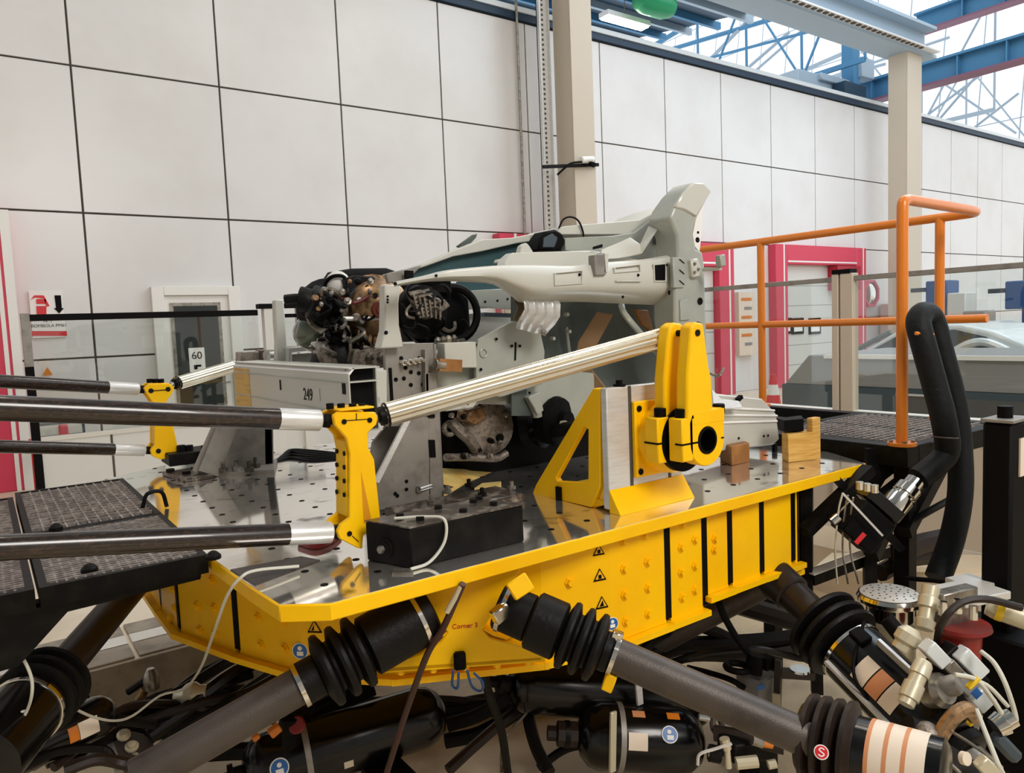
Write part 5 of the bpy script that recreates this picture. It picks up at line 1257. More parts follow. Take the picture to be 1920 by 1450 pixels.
# equipment on a trolley seen under the near rod on the left
t = thing('red_trolley', 'small red trolley with a grey device behind the left rods', 'trolley', P(75, 825, v=8.8))
a = P(55, 812, v=8.8); c = P(105, 826, v=8.8)
MB().box((a.x, 8.8, c.z-.04), (c.x, 9.2, c.z)).build('shelf', 'red', t, .005)
MB().box((a.x+.04, 8.85, c.z), (P(90, 0, v=8.8).x, 9.1, P(70, 797, v=8.8).z)).build('device', 'grey_dark', t, .01)
MB().box((a.x+.09, 8.84, c.z+.05), (P(84, 0, v=8.8).x, 8.85, P(70, 801, v=8.8).z)).build('screen', 'ivory_cool', t)
for q in (a.x, c.x): MB().box((q, 8.8, 0), (q+.03, 8.83, c.z)).build('leg', 'red', t)
b_ = P(118, 797, v=8.8)
MB().box((P(110, 800, v=8.8).x, 8.82, c.z), (P(128, 800, v=8.8).x, 9.05, b_.z)).build('bottle_box', 'pink_red', t, .01)

# left walkway: bar grating
ZG = .965
def W(x, y): return P(x, y, z=ZG)
def deck(name, label, u0, u1, v0, v1, su, sv, group):
    t = thing(name, label, 'walkway', ((u0+u1)/2, (v0+v1)/2, ZG-.12), group)
    fr = MB(); fr.box((u0, v0, ZG-.055), (u0+.02, v1, ZG)).box((u1-.02, v0, ZG-.055), (u1, v1, ZG)).box((u0+.02, v0, ZG-.055), (u1-.02, v0+.02, ZG)).box((u0+.02, v1-.02, ZG-.055), (u1-.02, v1, ZG))
    fr.build('frame', 'black_steel', t)
    src = None; n = round((u1-u0-.04)/su); su = (u1-u0-.04)/n
    for k in range(1, n):
        u = u0+.02+k*su
        if src is None: src = MB().box((u-.003, v0+.02, ZG-.03), (u+.003, v1-.02, ZG-.001)).build('bearing_bar', 'grating', t)
        else: inst(src, 'bearing_bar', wloc(src)+V((k-1)*su, 0, 0), t)
    src = None; n = round((v1-v0-.04)/sv); sv = (v1-v0-.04)/n
    for k in range(1, n):
        v = v0+.02+k*sv
        if src is None: src = MB().box((u0+.02, v-.003, ZG-.014), (u1-.02, v+.003, ZG+.002)).build('cross_bar', 'grating', t)
        else: inst(src, 'cross_bar', wloc(src)+V(0, (k-1)*sv, 0), t)
    return t
g1 = deck('bar_grating', 'near dark bar grating panel of the left walkway, touching the table', .08, .50, 2.28, 2.95, .022, .022, 'left walkway gratings')
g2_ = deck('bar_grating', 'near dark bar grating panel of the left walkway at the picture edge', -.62, .07, 2.28, 2.95, .022, .022, 'left walkway gratings')
g3 = deck('bar_grating', 'far dark bar grating panel of the left walkway beside the table', .08, .50, 2.96, 3.85, .034, .05, 'left walkway gratings')
g4 = deck('bar_grating', 'far dark bar grating panel of the left walkway at the picture edge', -.62, .07, 2.96, 3.75, .06, .05, 'left walkway gratings')
sp = thing('walkway_beam', 'dark steel beam with a slanted end under the left walkway', 'beam', (-.1, 2.25, .8))
MB().prism([V(-.9, 2.30, ZG-.056), V(.48, 2.30, ZG-.056), V(.48, 2.30, ZG-.075), V(.14, 2.30, ZG-.085), V(.02, 2.30, ZG-.2), V(-.9, 2.30, ZG-.24)], (0, .04, 0)).build('web', 'black_steel', sp)
MB().box((-.9, 2.29, ZG-.066), (.48, 2.38, ZG-.056)).build('flange', 'black_steel', sp)
for (a, c) in ((-.5, 2.6), (-.5, 3.6)):
    tag(MB().box((a-.04, c-.04, PZ), (a+.04, c+.04, ZG-.056)).build('walkway_leg', 'black_steel'), 'dark leg under the left walkway, '+('near one' if c < 3 else 'far one'), 'leg', 'walkway legs')
t = thing('clamp_hook', 'dark hook clamp joining the left walkway to the table', 'clamp', (.5, 3.2, ZG))
MB().tube(smooth([V(.46, 3.1, ZG), V(.48, 3.1, ZG+.05), V(.53, 3.1, ZG+.05), V(.545, 3.1, ZG-.01)], 4), .008, 6).build('hook', 'black_steel', t)
for k, (x, y) in enumerate(((105, 994), (168, 1072), (400, 1048))):
    tag(MB().lathe(W(x, y), (0, 0, 1), [(0, .022), (.01, .022), (.02, .012), (.024, .004)], 10).build('deck_bolt', 'black_steel'), ['deck bolt behind the lower carbon rod', 'deck bolt between the two near gratings', 'deck bolt at the table end of the near grating'][k], 'bolt', 'deck bolts')

# right walkway
rw = thing('right_walkway', 'black steel walkway frame with open bays right of the table', 'walkway', (3.9, 2.4, .9))
ZW = 1.0
def Wr(x, y): return P(x, y, z=ZW)
UA, UB, VA, VB = 3.30, 4.25, 1.62, 3.7
for (a, c) in (((3.24, VA), (3.34, VB)), ((UB-.08, VA), (UB, VB)), ((3.72, VA+.06), (3.8, VB))):
    MB().box((a[0], a[1], ZW-.09), (c[0], c[1], ZW)).build('side_beam', 'black_steel', rw, .003)
for v in (VA, 2.35, 3.0, VB-.06):
    MB().box((3.34, v, ZW-.09), (UB-.08, v+.06, ZW)).build('cross_beam', 'black_steel', rw, .003)
src = None
for k in range(24):
    u = 3.36+k*.035
    if u > UB-.1: break
    if src is None: src = MB().box((u-.004, VA+.06, ZW-.03), (u+.004, 2.35, ZW)).build('bearing_bar', 'grating', rw)
    else: inst(src, 'bearing_bar', wloc(src)+V(k*.035, 0, 0), rw)
src = None
for k in range(16):
    v = VA+.1+k*.04
    if v > 2.33: break
    if src is None: src = MB().box((3.34, v-.004, ZW-.012), (UB-.08, v+.004, ZW+.004)).build('cross_bar', 'grating', rw)
    else: inst(src, 'cross_bar', wloc(src)+V(0, k*.04, 0), rw)
for (u, v) in ((3.3, VA+.04), (4.2, VA+.04), (3.3, VB-.05), (4.2, VB-.05), (3.3, 2.35)):
    MB().box((u-.035, v-.035, PZ), (u+.035, v+.035, ZW-.09)).build('leg', 'black_steel', rw, .003)
MB().bar((3.3, 1.66, .82), (2.95, 1.62, .58), .05, .05).build('brace', 'black_steel', rw)
MB().bar((3.72, 1.68, .90), (3.25, 1.64, .62), .06, .06).build('brace', 'black_steel', rw)
MB().bar(P(1518, 1085, d=3.1), P(1660, 1032, d=3.3), .05, .05).build('lower_rail', 'black_steel', rw)
MB().bar(P(1518, 1076, d=3.07), P(1660, 1023, d=3.27), .045, .006).build('lower_rail_top', 'alu_strip', rw)
MB().bar(P(1512, 905, d=3.1), P(1512, 1125, d=3.1), .05, .05).build('stanchion', 'black_steel', rw)
MB().bar(P(1630, 1010, d=3.2), P(1632, 1120, d=3.2), .05, .05).build('stanchion', 'black_steel', rw)
MB().bar(P(1508, 998, d=3.0), P(1630, 880, d=3.15), .05, .045).build('brace', 'black_steel', rw)
MB().bar(P(1645, 945, d=3.3), P(1760, 855, d=3.4), .06, .06).build('brace', 'black_steel', rw)
MB().bar(P(1560, 890, d=3.1), P(1690, 1030, d=3.1), .035, .03).build('brace', 'black_steel', rw)
MB().prism([P(x, y, d=3.35) for x, y in ((1625, 842), (1756, 830), (1700, 870), (1660, 900), (1640, 935), (1625, 935))], (.03, .03, 0)).build('gusset', 'black_steel', rw)
# orange handrail
hr = thing('orange_handrail', 'orange tubular handrail with two rails on the right walkway', 'handrail', (3.9, 2.2, ZW))
HR = .024
b1_ = Vector((3.29, 1.67, ZW)); ZH = 2.075; ZMID = P(1500, 607, u=4.2).z
c3 = P(1762, 500, u=4.2)
MB().tube([b1_, V(3.29, 1.67, ZH-.06)]+smooth([V(3.29, 1.67, ZH-.06), V(3.30, 1.672, ZH-.015), V(3.345, 1.676, ZH)], 5)[1:]+[V(4.02, 1.72, ZH)]+smooth([V(4.02, 1.72, ZH), V(4.15, 1.74, ZH), V(4.2, 1.80, ZH), V(4.2, 1.95, ZH)], 5)[1:]+[V(4.2, 4.6, ZH)], HR, 14).build('top_rail', 'orange', hr)
MB().tube([V(3.29, 1.67, ZMID-.02), V(3.3, 1.672, ZMID-.02)], HR, 12).build('rail_stub', 'orange', hr)
MB().tube([V(4.2, 1.70, ZMID), V(4.2, 4.6, ZMID)], HR*.92, 12).build('mid_rail', 'orange', hr)
for (u, v) in ((4.2, c3.y), (4.2, P(1428, 600, u=4.2).y)):
    MB().tube([V(u, v, ZW), V(u, v, ZH)], HR, 14).build('post', 'orange', hr)
    MB().lathe(V(u, v, ZW), (0, 0, 1), [(0, .05), (.012, .05)], 16).build('foot_flange', 'orange', hr)
fg = MB().lathe(b1_, (0, 0, 1), [(0, .06), (.014, .06)], 16).build('foot_flange', 'orange', hr)
for k in range(4): MB().lathe(b1_+V(.045*math.cos(k*1.57+.7), .045*math.sin(k*1.57+.7), .014), (0, 0, 1), [(0, .01), (.01, .01)], 6).build('flange_bolt', 'steel', hr)
# insulated hose, looped
ih = thing('insulated_hose', 'thick black insulated hose looping beside the orange handrail', 'hose', P(1750, 1085, d=3.0))
path = [P(1722, 898, d=3.02), P(1745, 880, d=3.03), P(1775, 848, d=3.05), P(1770, 790, d=3.0), P(1752, 720, d=3.0), P(1730, 640, d=3.0), P(1722, 604, d=3.02), P(1732, 588, d=3.06), P(1748, 600, d=3.1), P(1765, 660, d=3.1), P(1790, 760, d=3.1), P(1800, 850, d=3.1), P(1800, 930, d=3.08), P(1785, 1010, d=3.05), P(1758, 1085, d=3.0)]
MB().tube(smooth(path, 6), .048, 16).build('insulation', 'insul', ih)
MB().tube([P(1716, 625, d=2.97), P(1750, 628, d=2.97)], .008, 6).build('strap', 'amber', ih)
for k, (x, y) in enumerate(((1754, 730), (1764, 770), (1772, 820))):
    MB().ring(P(x, y, d=3.0), (.1, 0, 1), .045, .003, 20, 6).build('tape_ring', 'leg_grey', ih)
MB().lathe(P(1660, 968, d=2.98), P(1718, 900, d=3.02)-P(1660, 968, d=2.98), [(0, .045), (.01, .052), (.10, .052), (.105, .04), (.12, .04), (.122, .048), (.16, .048), (.165, .036), (.2, .036)], 24).build('chrome_coupling', 'chrome', ih, label='chrome hose coupling')
# servo valve box
sv = thing('servo_box', 'black servo valve box with a red label hung below the walkway', 'valve box', P(1620, 980, d=2.9))
rx = (P(1680, 920, d=2.9)-P(1600, 1010, d=2.9)).normalized(); ry = (P(1680, 1030, d=2.9)-P(1575, 925, d=2.9)).normalized()
MB().obox(P(1617, 985, d=2.95), .15, .15, .12, rx, ry).build('body', 'black', sv, .006)
MB().obox(P(1650, 945, d=2.95), .05, .16, .10, rx, ry).build('cap', 'gloss_black', sv, .004)
MB().bar(P(1580, 925, d=2.86), P(1655, 1005, d=2.86), .004, .008).build('edge_trim', 'alu', sv)
lb = MB().obox(P(1613, 1010, d=2.84), .05, .018, .002, rx, ry).build('label', 'red', sv)
for k in range(3):
    p = P(1612+k*14, 918+k*3, d=2.88); MB().cyl(p, p+V(0, 0, .03), .014).build('fitting', 'chrome', sv)
MB().cyl(P(1560, 980, d=2.9), P(1572, 970, d=2.9), .02).build('fitting', 'chrome', sv)
for k in range(3):
    MB().tube(smooth([P(1580+k*10, 925+k*4, d=2.9), P(1572+k*12, 960, d=2.92), P(1566+k*14, 1030, d=2.95), P(1570+k*20, 1095, d=3.0)]), .004, 6).build('thin_wire', 'cable_white' if k == 0 else 'steel', sv)
# black post on the right edge
bp = thing('black_column', 'tall glossy black column with a knob at the right picture edge', 'column', P(1882, 1200, d=2.75))
a = P(1858, 790, d=2.75); c = P(1915, 790, d=2.75)
bp_c = V((a.x+c.x)/2, (a.y+c.y)/2, 0)
MB().box((bp_c.x-.075, bp_c.y-.05, PZ), (bp_c.x+.075, bp_c.y+.05, a.z)).build('shaft', 'black', bp, .01)
MB().box((bp_c.x-.08, bp_c.y-.055, a.z), (bp_c.x+.08, bp_c.y+.055, a.z+.012)).build('cap', 'weld_grey', bp, .002)
MB().cyl((bp_c.x-.01, bp_c.y, a.z+.012), (bp_c.x-.01, bp_c.y, a.z+.055), .025).build('knob', 'black', bp)
MB().box((bp_c.x-.02, bp_c.y-.056, a.z-.2), (bp_c.x+.05, bp_c.y-.05, a.z-.06)).build('label', 'label', bp)

# ================================================================== HYDRAULICS IN THE PIT
def D(x, y, d): return P(x, y, d=d)
def hose(label, pts, r, m='rubber', n=8, name='hydraulic_hose', cat='hose', group='pit hoses', seg=6):
    o = MB().tube(smooth([D(*p) for p in pts], seg), r, n).build(name, m)
    return tag(o, label, cat, group)
def accumulator(label, p0, p1, r, straps, group='accumulators'):
    ax, L = axis_pts(p0, p1)
    t = thing('accumulator', label, 'accumulator', (p0+p1)/2-V(0, 0, r), group)
    prof = [(0, r*.15), (.0, r*.3), (r*.12, r*.62), (r*.35, r*.88), (r*.7, r), (L-r*.8, r), (L-r*.45, r*.9), (L-r*.15, r*.66), (L, r*.3), (L, r*.1)]
    MB().lathe(p0, ax, prof, 36).build('bottle', 'gloss_black', t, ang=60)
    for s in straps:
        MB().lathe(p0, ax, [(L*s, r*1.0), (L*s+.001, r*1.035), (L*s+.022, r*1.035), (L*s+.023, r)], 36).build('strap', 'weld_grey', t)
    MB().lathe(p0, -ax, [(0, r*.28), (.03, r*.28), (.031, r*.4), (.05, r*.4), (.051, r*.2), (.09, r*.2)], 12).build('valve', 'black_steel', t)
    nr = Vector(EYE)-(p0+p1)/2; nr = (nr-ax*nr.dot(ax)).normalized(); sd = ax.cross(nr)
    return t, ax, L, nr, sd
def on_cyl(p0, ax, nr, sd, r, s, th, w, h, name, m, par):
    """sticker bent round the bottle; s along, th angle, w width along, h arc"""
    rows = []
    for k in range(5):
        a = th-h/2+h*k/4; dv = nr*math.cos(a)+sd*math.sin(a)
        rows.append([p0+ax*(s-w/2)+dv*(r+.0012), p0+ax*(s+w/2)+dv*(r+.0012)])
    return MB().sheet(rows, .001).build(name, m, par)
def blue_disc(p0, ax, nr, sd, r, s, th, rad, par):
    dv = nr*math.cos(th)+sd*math.sin(th); c = p0+ax*s+dv*(r-.002)
    d = MB().lathe(c, dv, [(0, rad), (.007, rad)], 24).build('safety_decal', 'paper', par)
    MB().lathe(c, dv, [(.004, rad*.88), (.0078, rad*.88)], 24).build('blue_disc', 'decal_blue', d)
    q = sd if abs(sd.z) > .5 else V(0, 0, 1)
    up = (V(0, 0, 1)-dv*dv.z).normalized()
    MB().lathe(c+up*rad*.3, dv, [(.004, rad*.25), (.0085, rad*.25)], 12).build('white_symbol', 'paper', d)
    MB().obox(c-up*rad*.35+dv*.0078, rad*.8, .0015, rad*.5, ax, dv).build('white_symbol', 'paper', d)
# front centre bottle
p0 = D(455, 1452, 2.75); p1 = D(832, 1332, 3.05)
t, ax, L, nr, sd = accumulator('long glossy black accumulator lying below the front left strut', p0, p1, .118, [.28])
on_cyl(p0, ax, nr, sd, .118, L*.47, .75, .035, .25, 'paper_label', 'label', t)
blue_disc(p0, ax, nr, sd, .118, L*.16, .15, .034, t)
on_cyl(p0, ax, nr, sd, .118, L*.10, .75, .05, .3, 'warning_label', 'amber', t)
MB().lathe(p1, ax, [(-.1, .105), (-.095, .1085), (-.09, .108)], 36).build('red_band', 'dark_red', t)
tag(MB().box((p1.x-.35, p1.y-.2, PZ), (p1.x-.2, p1.y+.05, p1.z-.13)).build('saddle', 'black_steel'), 'black saddle under the long accumulator', 'saddle', 'bottle saddles')
# right bottle
p0 = D(1082, 1378, 3.0); p1 = D(1318, 1392, 3.02)
t, ax, L, nr, sd = accumulator('short glossy black accumulator with blue safety sticker, bottom centre', p0, p1, .128, [.3])
on_cyl(p0, ax, nr, sd, .128, L*.43, -.1 if sd.z > 0 else .1, .075, .5, 'paper_label', 'label', t)
blue_disc(p0, ax, nr, sd, .128, L*.67, .15 if sd.z > 0 else -.15, .032, t)
on_cyl(p0, ax, nr, sd, .128, L*.45, .75 if sd.z > 0 else -.75, .05, .25, 'paper_label', 'label_orange', t)
on_cyl(p0, ax, nr, sd, .128, L*.72, .75 if sd.z > 0 else -.75, .05, .25, 'warning_label', 'amber', t)
MB().bar(D(1150, 1335, 2.86), D(1148, 1448, 2.86), .03, .012, (0, 1, 0)).build('clamp_strip', 'cream_fit', t, .002)
MB().lathe(p0, ax, [(.02, .075), (.025, .09), (.03, .088)], 30).build('red_band', 'dark_red', t)
MB().lathe(p0, -ax, [(.0, .05), (.08, .05), (.085, .03), (.12, .03)], 8).build('valve_body', 'rubber_brown', t)
# big dark tank under the table
p0 = D(955, 1282, 3.05); p1 = D(1330, 1318, 3.3)
t, ax, L, nr, sd = accumulator('large black tank with a silver band in the shade under the table', p0, p1, .11, [])
MB().bar(D(1196, 1272, 3.02), D(1200, 1322, 3.02), .032, .012, (0, 1, 0)).build('silver_band', 'alu', t, .002)
# bottle far left bottom
p0 = D(-30, 1442, 2.3); p1 = D(215, 1330, 2.6)
t, ax, L, nr, sd = accumulator('black accumulator with orange label at the bottom left edge', p0, p1, .07, [])
on_cyl(p0, ax, nr, sd, .07, L*.72, .3, .06, .8, 'paper_label', 'label', t)
on_cyl(p0, ax, nr, sd, .07, L*.6, .3, .03, .7, 'paper_label', 'amber', t)
p0 = D(40, 1425, 2.5); p1 = D(185, 1375, 2.7)
t, ax, L, nr, sd = accumulator('small dark bottle with a red-brown end at the bottom left', p0, p1, .04, [])
MB().lathe(p1, ax, [(-.05, .036), (-.02, .042), (.0, .04), (.005, .02)], 20).build('end_cap', 'label_orange', t)
# dark machine base plate at left
t = thing('mounting_plate', 'brown steel mounting plate with three bolts at the bottom left', 'plate', D(250, 1420, 2.7))
MB().prism([D(195, 1358, 2.8), D(270, 1376, 2.85), D(330, 1440, 2.7), D(225, 1450, 2.6)], (0, 0, -.02)).build('plate', mat('brown_plate', '#4a3d35', .5), t, .003)
MB().prism([D(190, 1356, 2.8), D(199, 1358, 2.8), D(232, 1450, 2.6), D(216, 1452, 2.6)], (0, 0, .01)).build('edge', 'weld_grey', t)
for (x, y) in ((232, 1380), (247, 1402), (253, 1424)): MB().lathe(D(x, y, 2.72), (0, -.5, 1), [(0, .024), (.008, .024), (.009, .014), (.02, .014)], 12).build('bolt', 'cream_fit', t)
# hoses on the left
for i, (pts, r, m) in enumerate((
    ([(70, 1418, 2.5), (200, 1385, 2.7), (290, 1330, 2.9), (380, 1262, 3.2), (455, 1230, 3.5)], .022, 'rubber'),
    ([(60, 1435, 2.5), (230, 1340, 2.8), (330, 1300, 3.0), (430, 1240, 3.3), (480, 1220, 3.6)], .022, 'rubber'),
    ([(280, 1382, 2.8), (350, 1330, 2.9), (420, 1275, 3.0), (480, 1240, 3.1)], .03, 'gloss_black'),
    ([(250, 1360, 2.8), (380, 1318, 2.9), (460, 1300, 3.0), (540, 1255, 3.2)], .018, 'rubber_brown'),
    ([(300, 1400, 2.7), (350, 1360, 2.8), (420, 1320, 2.9), (520, 1250, 3.3)], .014, 'rubber'),
    ([(100, 1440, 2.4), (150, 1400, 2.5), (230, 1330, 2.7), (320, 1320, 2.9), (400, 1330, 3.0)], .016, 'rubber_brown'),
    ([(60, 1405, 2.4), (150, 1385, 2.5), (220, 1352, 2.6), (290, 1360, 2.7)], .018, 'rubber'),
    ([(40, 1440, 2.3), (110, 1410, 2.4), (190, 1405, 2.5), (215, 1430, 2.5)], .015, 'rubber'),
    ([(120, 1445, 2.3), (180, 1425, 2.35), (230, 1432, 2.4), (300, 1450, 2.4)], .02, 'rubber_brown'))):
    hose(['black hose from the left edge up under the table', 'second black hose running up beside the pit wall', 'thick shiny black hose left of the front strut', 'brown hose crossing left of the front strut',
          'thin black hose close to the front left strut', 'brown hose curling at the bottom left', 'black hose over the mounting plate', 'short black hose in the bottom left corner', 'brown hose at the bottom edge, left'][i], pts, r, m)
t = thing('hose_fitting', 'pale threaded hose fitting lying between the left hoses', 'fitting', D(355, 1300, 2.95))
MB().lathe(D(330, 1310, 2.95), D(395, 1298, 2.95)-D(330, 1310, 2.95), [(0, .03), (.03, .035), (.05, .05), (.08, .05), (.1, .035), (.13, .03)], 12).build('fitting', 'cream_fit', t)
t = thing('ball_valve', 'small grey valve with a lever beside the pit wall, left', 'valve', D(275, 1280, 3.2))
MB().tube([D(240, 1298, 3.2), D(282, 1270, 3.2)], .016, 8).build('lever', 'black_steel', t)
MB().lathe(D(284, 1275, 3.2), (0, 0, 1), [(-.04, .03), (0, .035), (.03, .025), (.05, .015)], 12).build('body', 'steel', t)
MB().cyl(D(272, 1290, 3.2), D(262, 1312, 3.2), .02).build('neck', 'bronze', t)
t = thing('perforated_bracket', 'small dark perforated bracket beside the left bellows', 'bracket', D(158, 1330, 2.6))
MB().prism([D(143, 1315, 2.6), D(168, 1305, 2.6), D(168, 1335, 2.6), D(146, 1342, 2.6)], (0, .01, 0)).build('plate', 'black', t)
for (x, y) in ((152, 1318), (160, 1324), (153, 1332), (161, 1313)): MB().lathe(D(x, y, 2.59), (0, -1, 0), [(0, .006), (.001, .006)], 8).build('hole', 'weld_grey', t)
hose('white cable looping at the left edge and climbing to the table corner', [(15, 1222, 2.0), (40, 1232, 2.0), (58, 1268, 2.0), (60, 1300, 2.0), (52, 1330, 2.02), (40, 1350, 2.02), (34, 1342, 2.02), (46, 1334, 2.03), (70, 1332, 2.1), (110, 1320, 2.2), (140, 1330, 2.3), (175, 1345, 2.4), (215, 1352, 2.5), (250, 1342, 2.6), (300, 1305, 2.7), (345, 1292, 2.7), (375, 1255, 2.4), (400, 1190, 2.1), (425, 1120, 1.98), (450, 1085, 1.95), (480, 1070, 1.98), (560, 1062, 2.05)], .0042, 'cable_white', name='white_cable', cat='cable', seg=5)
# under the corner bracket: blue cables, rods
for i, pts in enumerate((((850, 1258, 2.15), (848, 1285, 2.2), (858, 1290, 2.2), (860, 1262, 2.15)), ((876, 1258, 2.15), (885, 1288, 2.25), (902, 1296, 2.25), (905, 1280, 2.2), (888, 1262, 2.2)))):
    hose(['blue cable loop under the corner plug, left', 'blue cable loop under the corner plug, right'][i], pts, .004, 'blue', name='blue_cable', cat='cable', group='blue cables', n=6)
hose('dark red-brown rod slanting in front of the long accumulator', [(868, 1095, 2.0), (830, 1180, 2.05), (800, 1230, 2.1), (760, 1340, 2.3), (725, 1450, 2.4)], .010, mat('brown_rod', '#3b1c14', .45), name='slanted_rod', cat='rod')
tag(MB().tube([D(866, 1098, 2.0), D(838, 1148, 2.02)], .008, 10).build('sensor_probe', 'cream_fit'), 'pale sensor probe in front of the corner bracket', 'probe')
hose('black upright hose below the corner bracket', [(903, 1258, 2.5), (920, 1310, 2.6), (940, 1370, 2.7), (952, 1450, 2.8)], .016, 'rubber')
for i, (pts, r, m) in enumerate((
    ([(840, 1360, 3.2), (900, 1340, 3.2), (960, 1300, 3.2), (1000, 1260, 3.3)], .03, 'rubber'),
    ([(835, 1390, 3.2), (900, 1375, 3.2), (970, 1335, 3.2), (1020, 1290, 3.3)], .032, 'rubber'),
    ([(840, 1445, 2.9), (900, 1390, 3.0), (960, 1340, 3.1), (1010, 1310, 3.2)], .022, 'rubber_brown'),
    ([(985, 1270, 3.2), (990, 1340, 3.1), (1005, 1400, 3.0), (1030, 1450, 2.9)], .026, 'rubber'),
    ([(940, 1450, 2.8), (945, 1390, 2.9), (985, 1340, 3.0), (1015, 1300, 3.1)], .006, 'steel'),
    ([(1010, 1440, 3.1), (1060, 1405, 3.1), (1110, 1395, 3.1)], .018, 'rubber'),
    ([(700, 1270, 3.0), (600, 1310, 3.0), (560, 1345, 2.9), (500, 1390, 2.8)], .03, 'rubber'),
    ([(640, 1350, 3.1), (690, 1330, 3.1), (740, 1345, 3.2), (820, 1320, 3.3)], .012, 'rubber_brown'),
    ([(240, 1420, 2.9), (420, 1410, 3.0), (520, 1400, 3.0), (600, 1340, 3.1), (700, 1290, 3.2)], .035, 'rubber'))):
    hose(['black hose bending right of the long accumulator, upper', 'thick black hose bending right of the long accumulator, lower', 'brown hose fanning from below the corner bracket', 'black hose dropping beside the short accumulator',
          'thin steel line below the corner bracket', 'black hose feeding the short accumulator', 'black hose behind the front left strut', 'thin brown hose above the long accumulator', 'thick black hose behind the front left strut, lower'][i], pts, r, m)
t = thing('strut_base', 'dark valve with amber caps below the front left strut', 'valve', D(545, 1370, 2.6))
MB().lathe(D(545, 1395, 2.65), (0, -.2, 1), [(0, .03), (.06, .03), (.07, .04), (.12, .04), (.125, .02)], 14).build('body', 'black', t)
MB().lathe(D(557, 1360, 2.6), (-.3, -.4, .3), [(0, .025), (.004, .03), (.01, .025)], 14).build('ring', 'dark_red', t)
MB().obox(D(515, 1370, 2.55), .04, .03, .03, (1, 0, .5), (0, 1, 0)).build('amber_cap', 'amber', t, .004)
MB().obox(D(480, 1383, 2.55), .025, .02, .02, (1, 0, .5), (0, 1, 0)).build('amber_cap', 'amber', t, .004)
# hoses in the middle right, behind the long strut
for i, (pts, r, m) in enumerate((
    ([(1180, 1250, 3.1), (1230, 1195, 3.2), (1290, 1172, 3.3), (1340, 1185, 3.4), (1400, 1210, 3.5), (1480, 1215, 3.6), (1560, 1222, 3.6)], .026, 'rubber'),
    ([(1160, 1262, 3.2), (1250, 1212, 3.3), (1330, 1206, 3.4), (1430, 1200, 3.5), (1560, 1185, 3.6)], .034, 'rubber'),
    ([(1180, 1275, 3.3), (1280, 1230, 3.4), (1400, 1228, 3.5), (1540, 1205, 3.6)], .034, 'rubber_brown'),
    ([(1230, 1252, 3.2), (1320, 1225, 3.3), (1420, 1218, 3.4), (1500, 1235, 3.5), (1580, 1240, 3.6)], .016, 'gloss_black'),
    ([(1342, 1110, 3.0), (1355, 1150, 3.0), (1380, 1195, 3.0), (1402, 1225, 3.0)], .014, 'black'),
    ([(1290, 1252, 3.2), (1330, 1262, 3.1), (1370, 1275, 3.0), (1395, 1290, 3.0)], .012, 'black'),
    ([(1330, 1118, 3.6), (1440, 1150, 3.7), (1520, 1170, 3.8), (1600, 1150, 4.0)], .05, 'rubber_brown'),
    ([(1680, 1040, 3.4), (1720, 1022, 3.5), (1770, 1010, 3.6)], .05, 'rubber_brown'),
    ([(1650, 1075, 3.4), (1700, 1050, 3.5), (1765, 1042, 3.6)], .04, 'rubber_brown'),
    ([(1690, 990, 3.3), (1740, 960, 3.3), (1795, 930, 3.3)], .016, 'rubber'))):
    hose(['black hose arching below the yellow skirt', 'thick black hose below the yellow skirt', 'thick brown hose lowest below the yellow skirt', 'shiny black hose towards the labelled actuator', 'black cable from the table to the hand valve',
          'black cable left of the hand valve', 'wide brown hose behind the thin strut', 'wide brown hose behind the insulated hose, upper', 'wide brown hose behind the insulated hose, lower', 'black hose under the chrome coupling'][i], pts, r, m)
# hand valve block
t = thing('hand_valve', 'grey valve block with a black handwheel behind the long strut', 'valve', D(1420, 1350, 3.0))
MB().obox(D(1420, 1305, 3.05), .13, .12, .2, (1, 0, 0), (0, 1, 0)).build('block', 'grey_cover', t, .01)
MB().ring(D(1383, 1252, 3.0), (.1, 0, 1), .045, .014, 24, 8).build('handwheel', 'black', t)
MB().cyl(D(1412, 1262, 3.0), D(1418, 1228, 3.0), .035).build('knob', 'black', t)
MB().obox(D(1436, 1242, 3.0), .05, .05, .05, (1, 0, 0), (0, 1, 0)).build('solenoid', 'black', t, .004)
MB().obox(D(1427, 1289, 2.95), .04, .002, .02, (1, -.3, 0), (0, 1, 0)).build('blue_sticker', 'decal_blue', t)
MB().bar(D(1460, 1238, 2.98), D(1457, 1330, 2.98), .025, .02).build('upright', 'leg_dark', t)
MB().bar(D(1456, 1300, 2.97), D(1456, 1338, 2.97), .028, .022).build('upright_foot', 'cream_fit', t)
MB().bar(D(1462, 1262, 3.0), D(1525, 1266, 3.0), .04, .03).build('shelf', 'leg_dark', t)
MB().lathe(D(1500, 1258, 3.0), (0, 0, 1), [(0, .04), (.008, .038)], 20).build('disc', 'chrome', t)
MB().bar(D(1530, 1190, 3.1), D(1532, 1300, 3.1), .045, .04).build('upright', 'black_steel', t)
MB().box((D(1420, 1300, 3.05).x-.06, D(1420, 1300, 3.05).y-.05, PZ), (D(1420, 1300, 3.05).x+.06, D(1420, 1300, 3.05).y+.05, D(1420, 1300, 3.05).z-.09)).build('pedestal', 'black_steel', t)
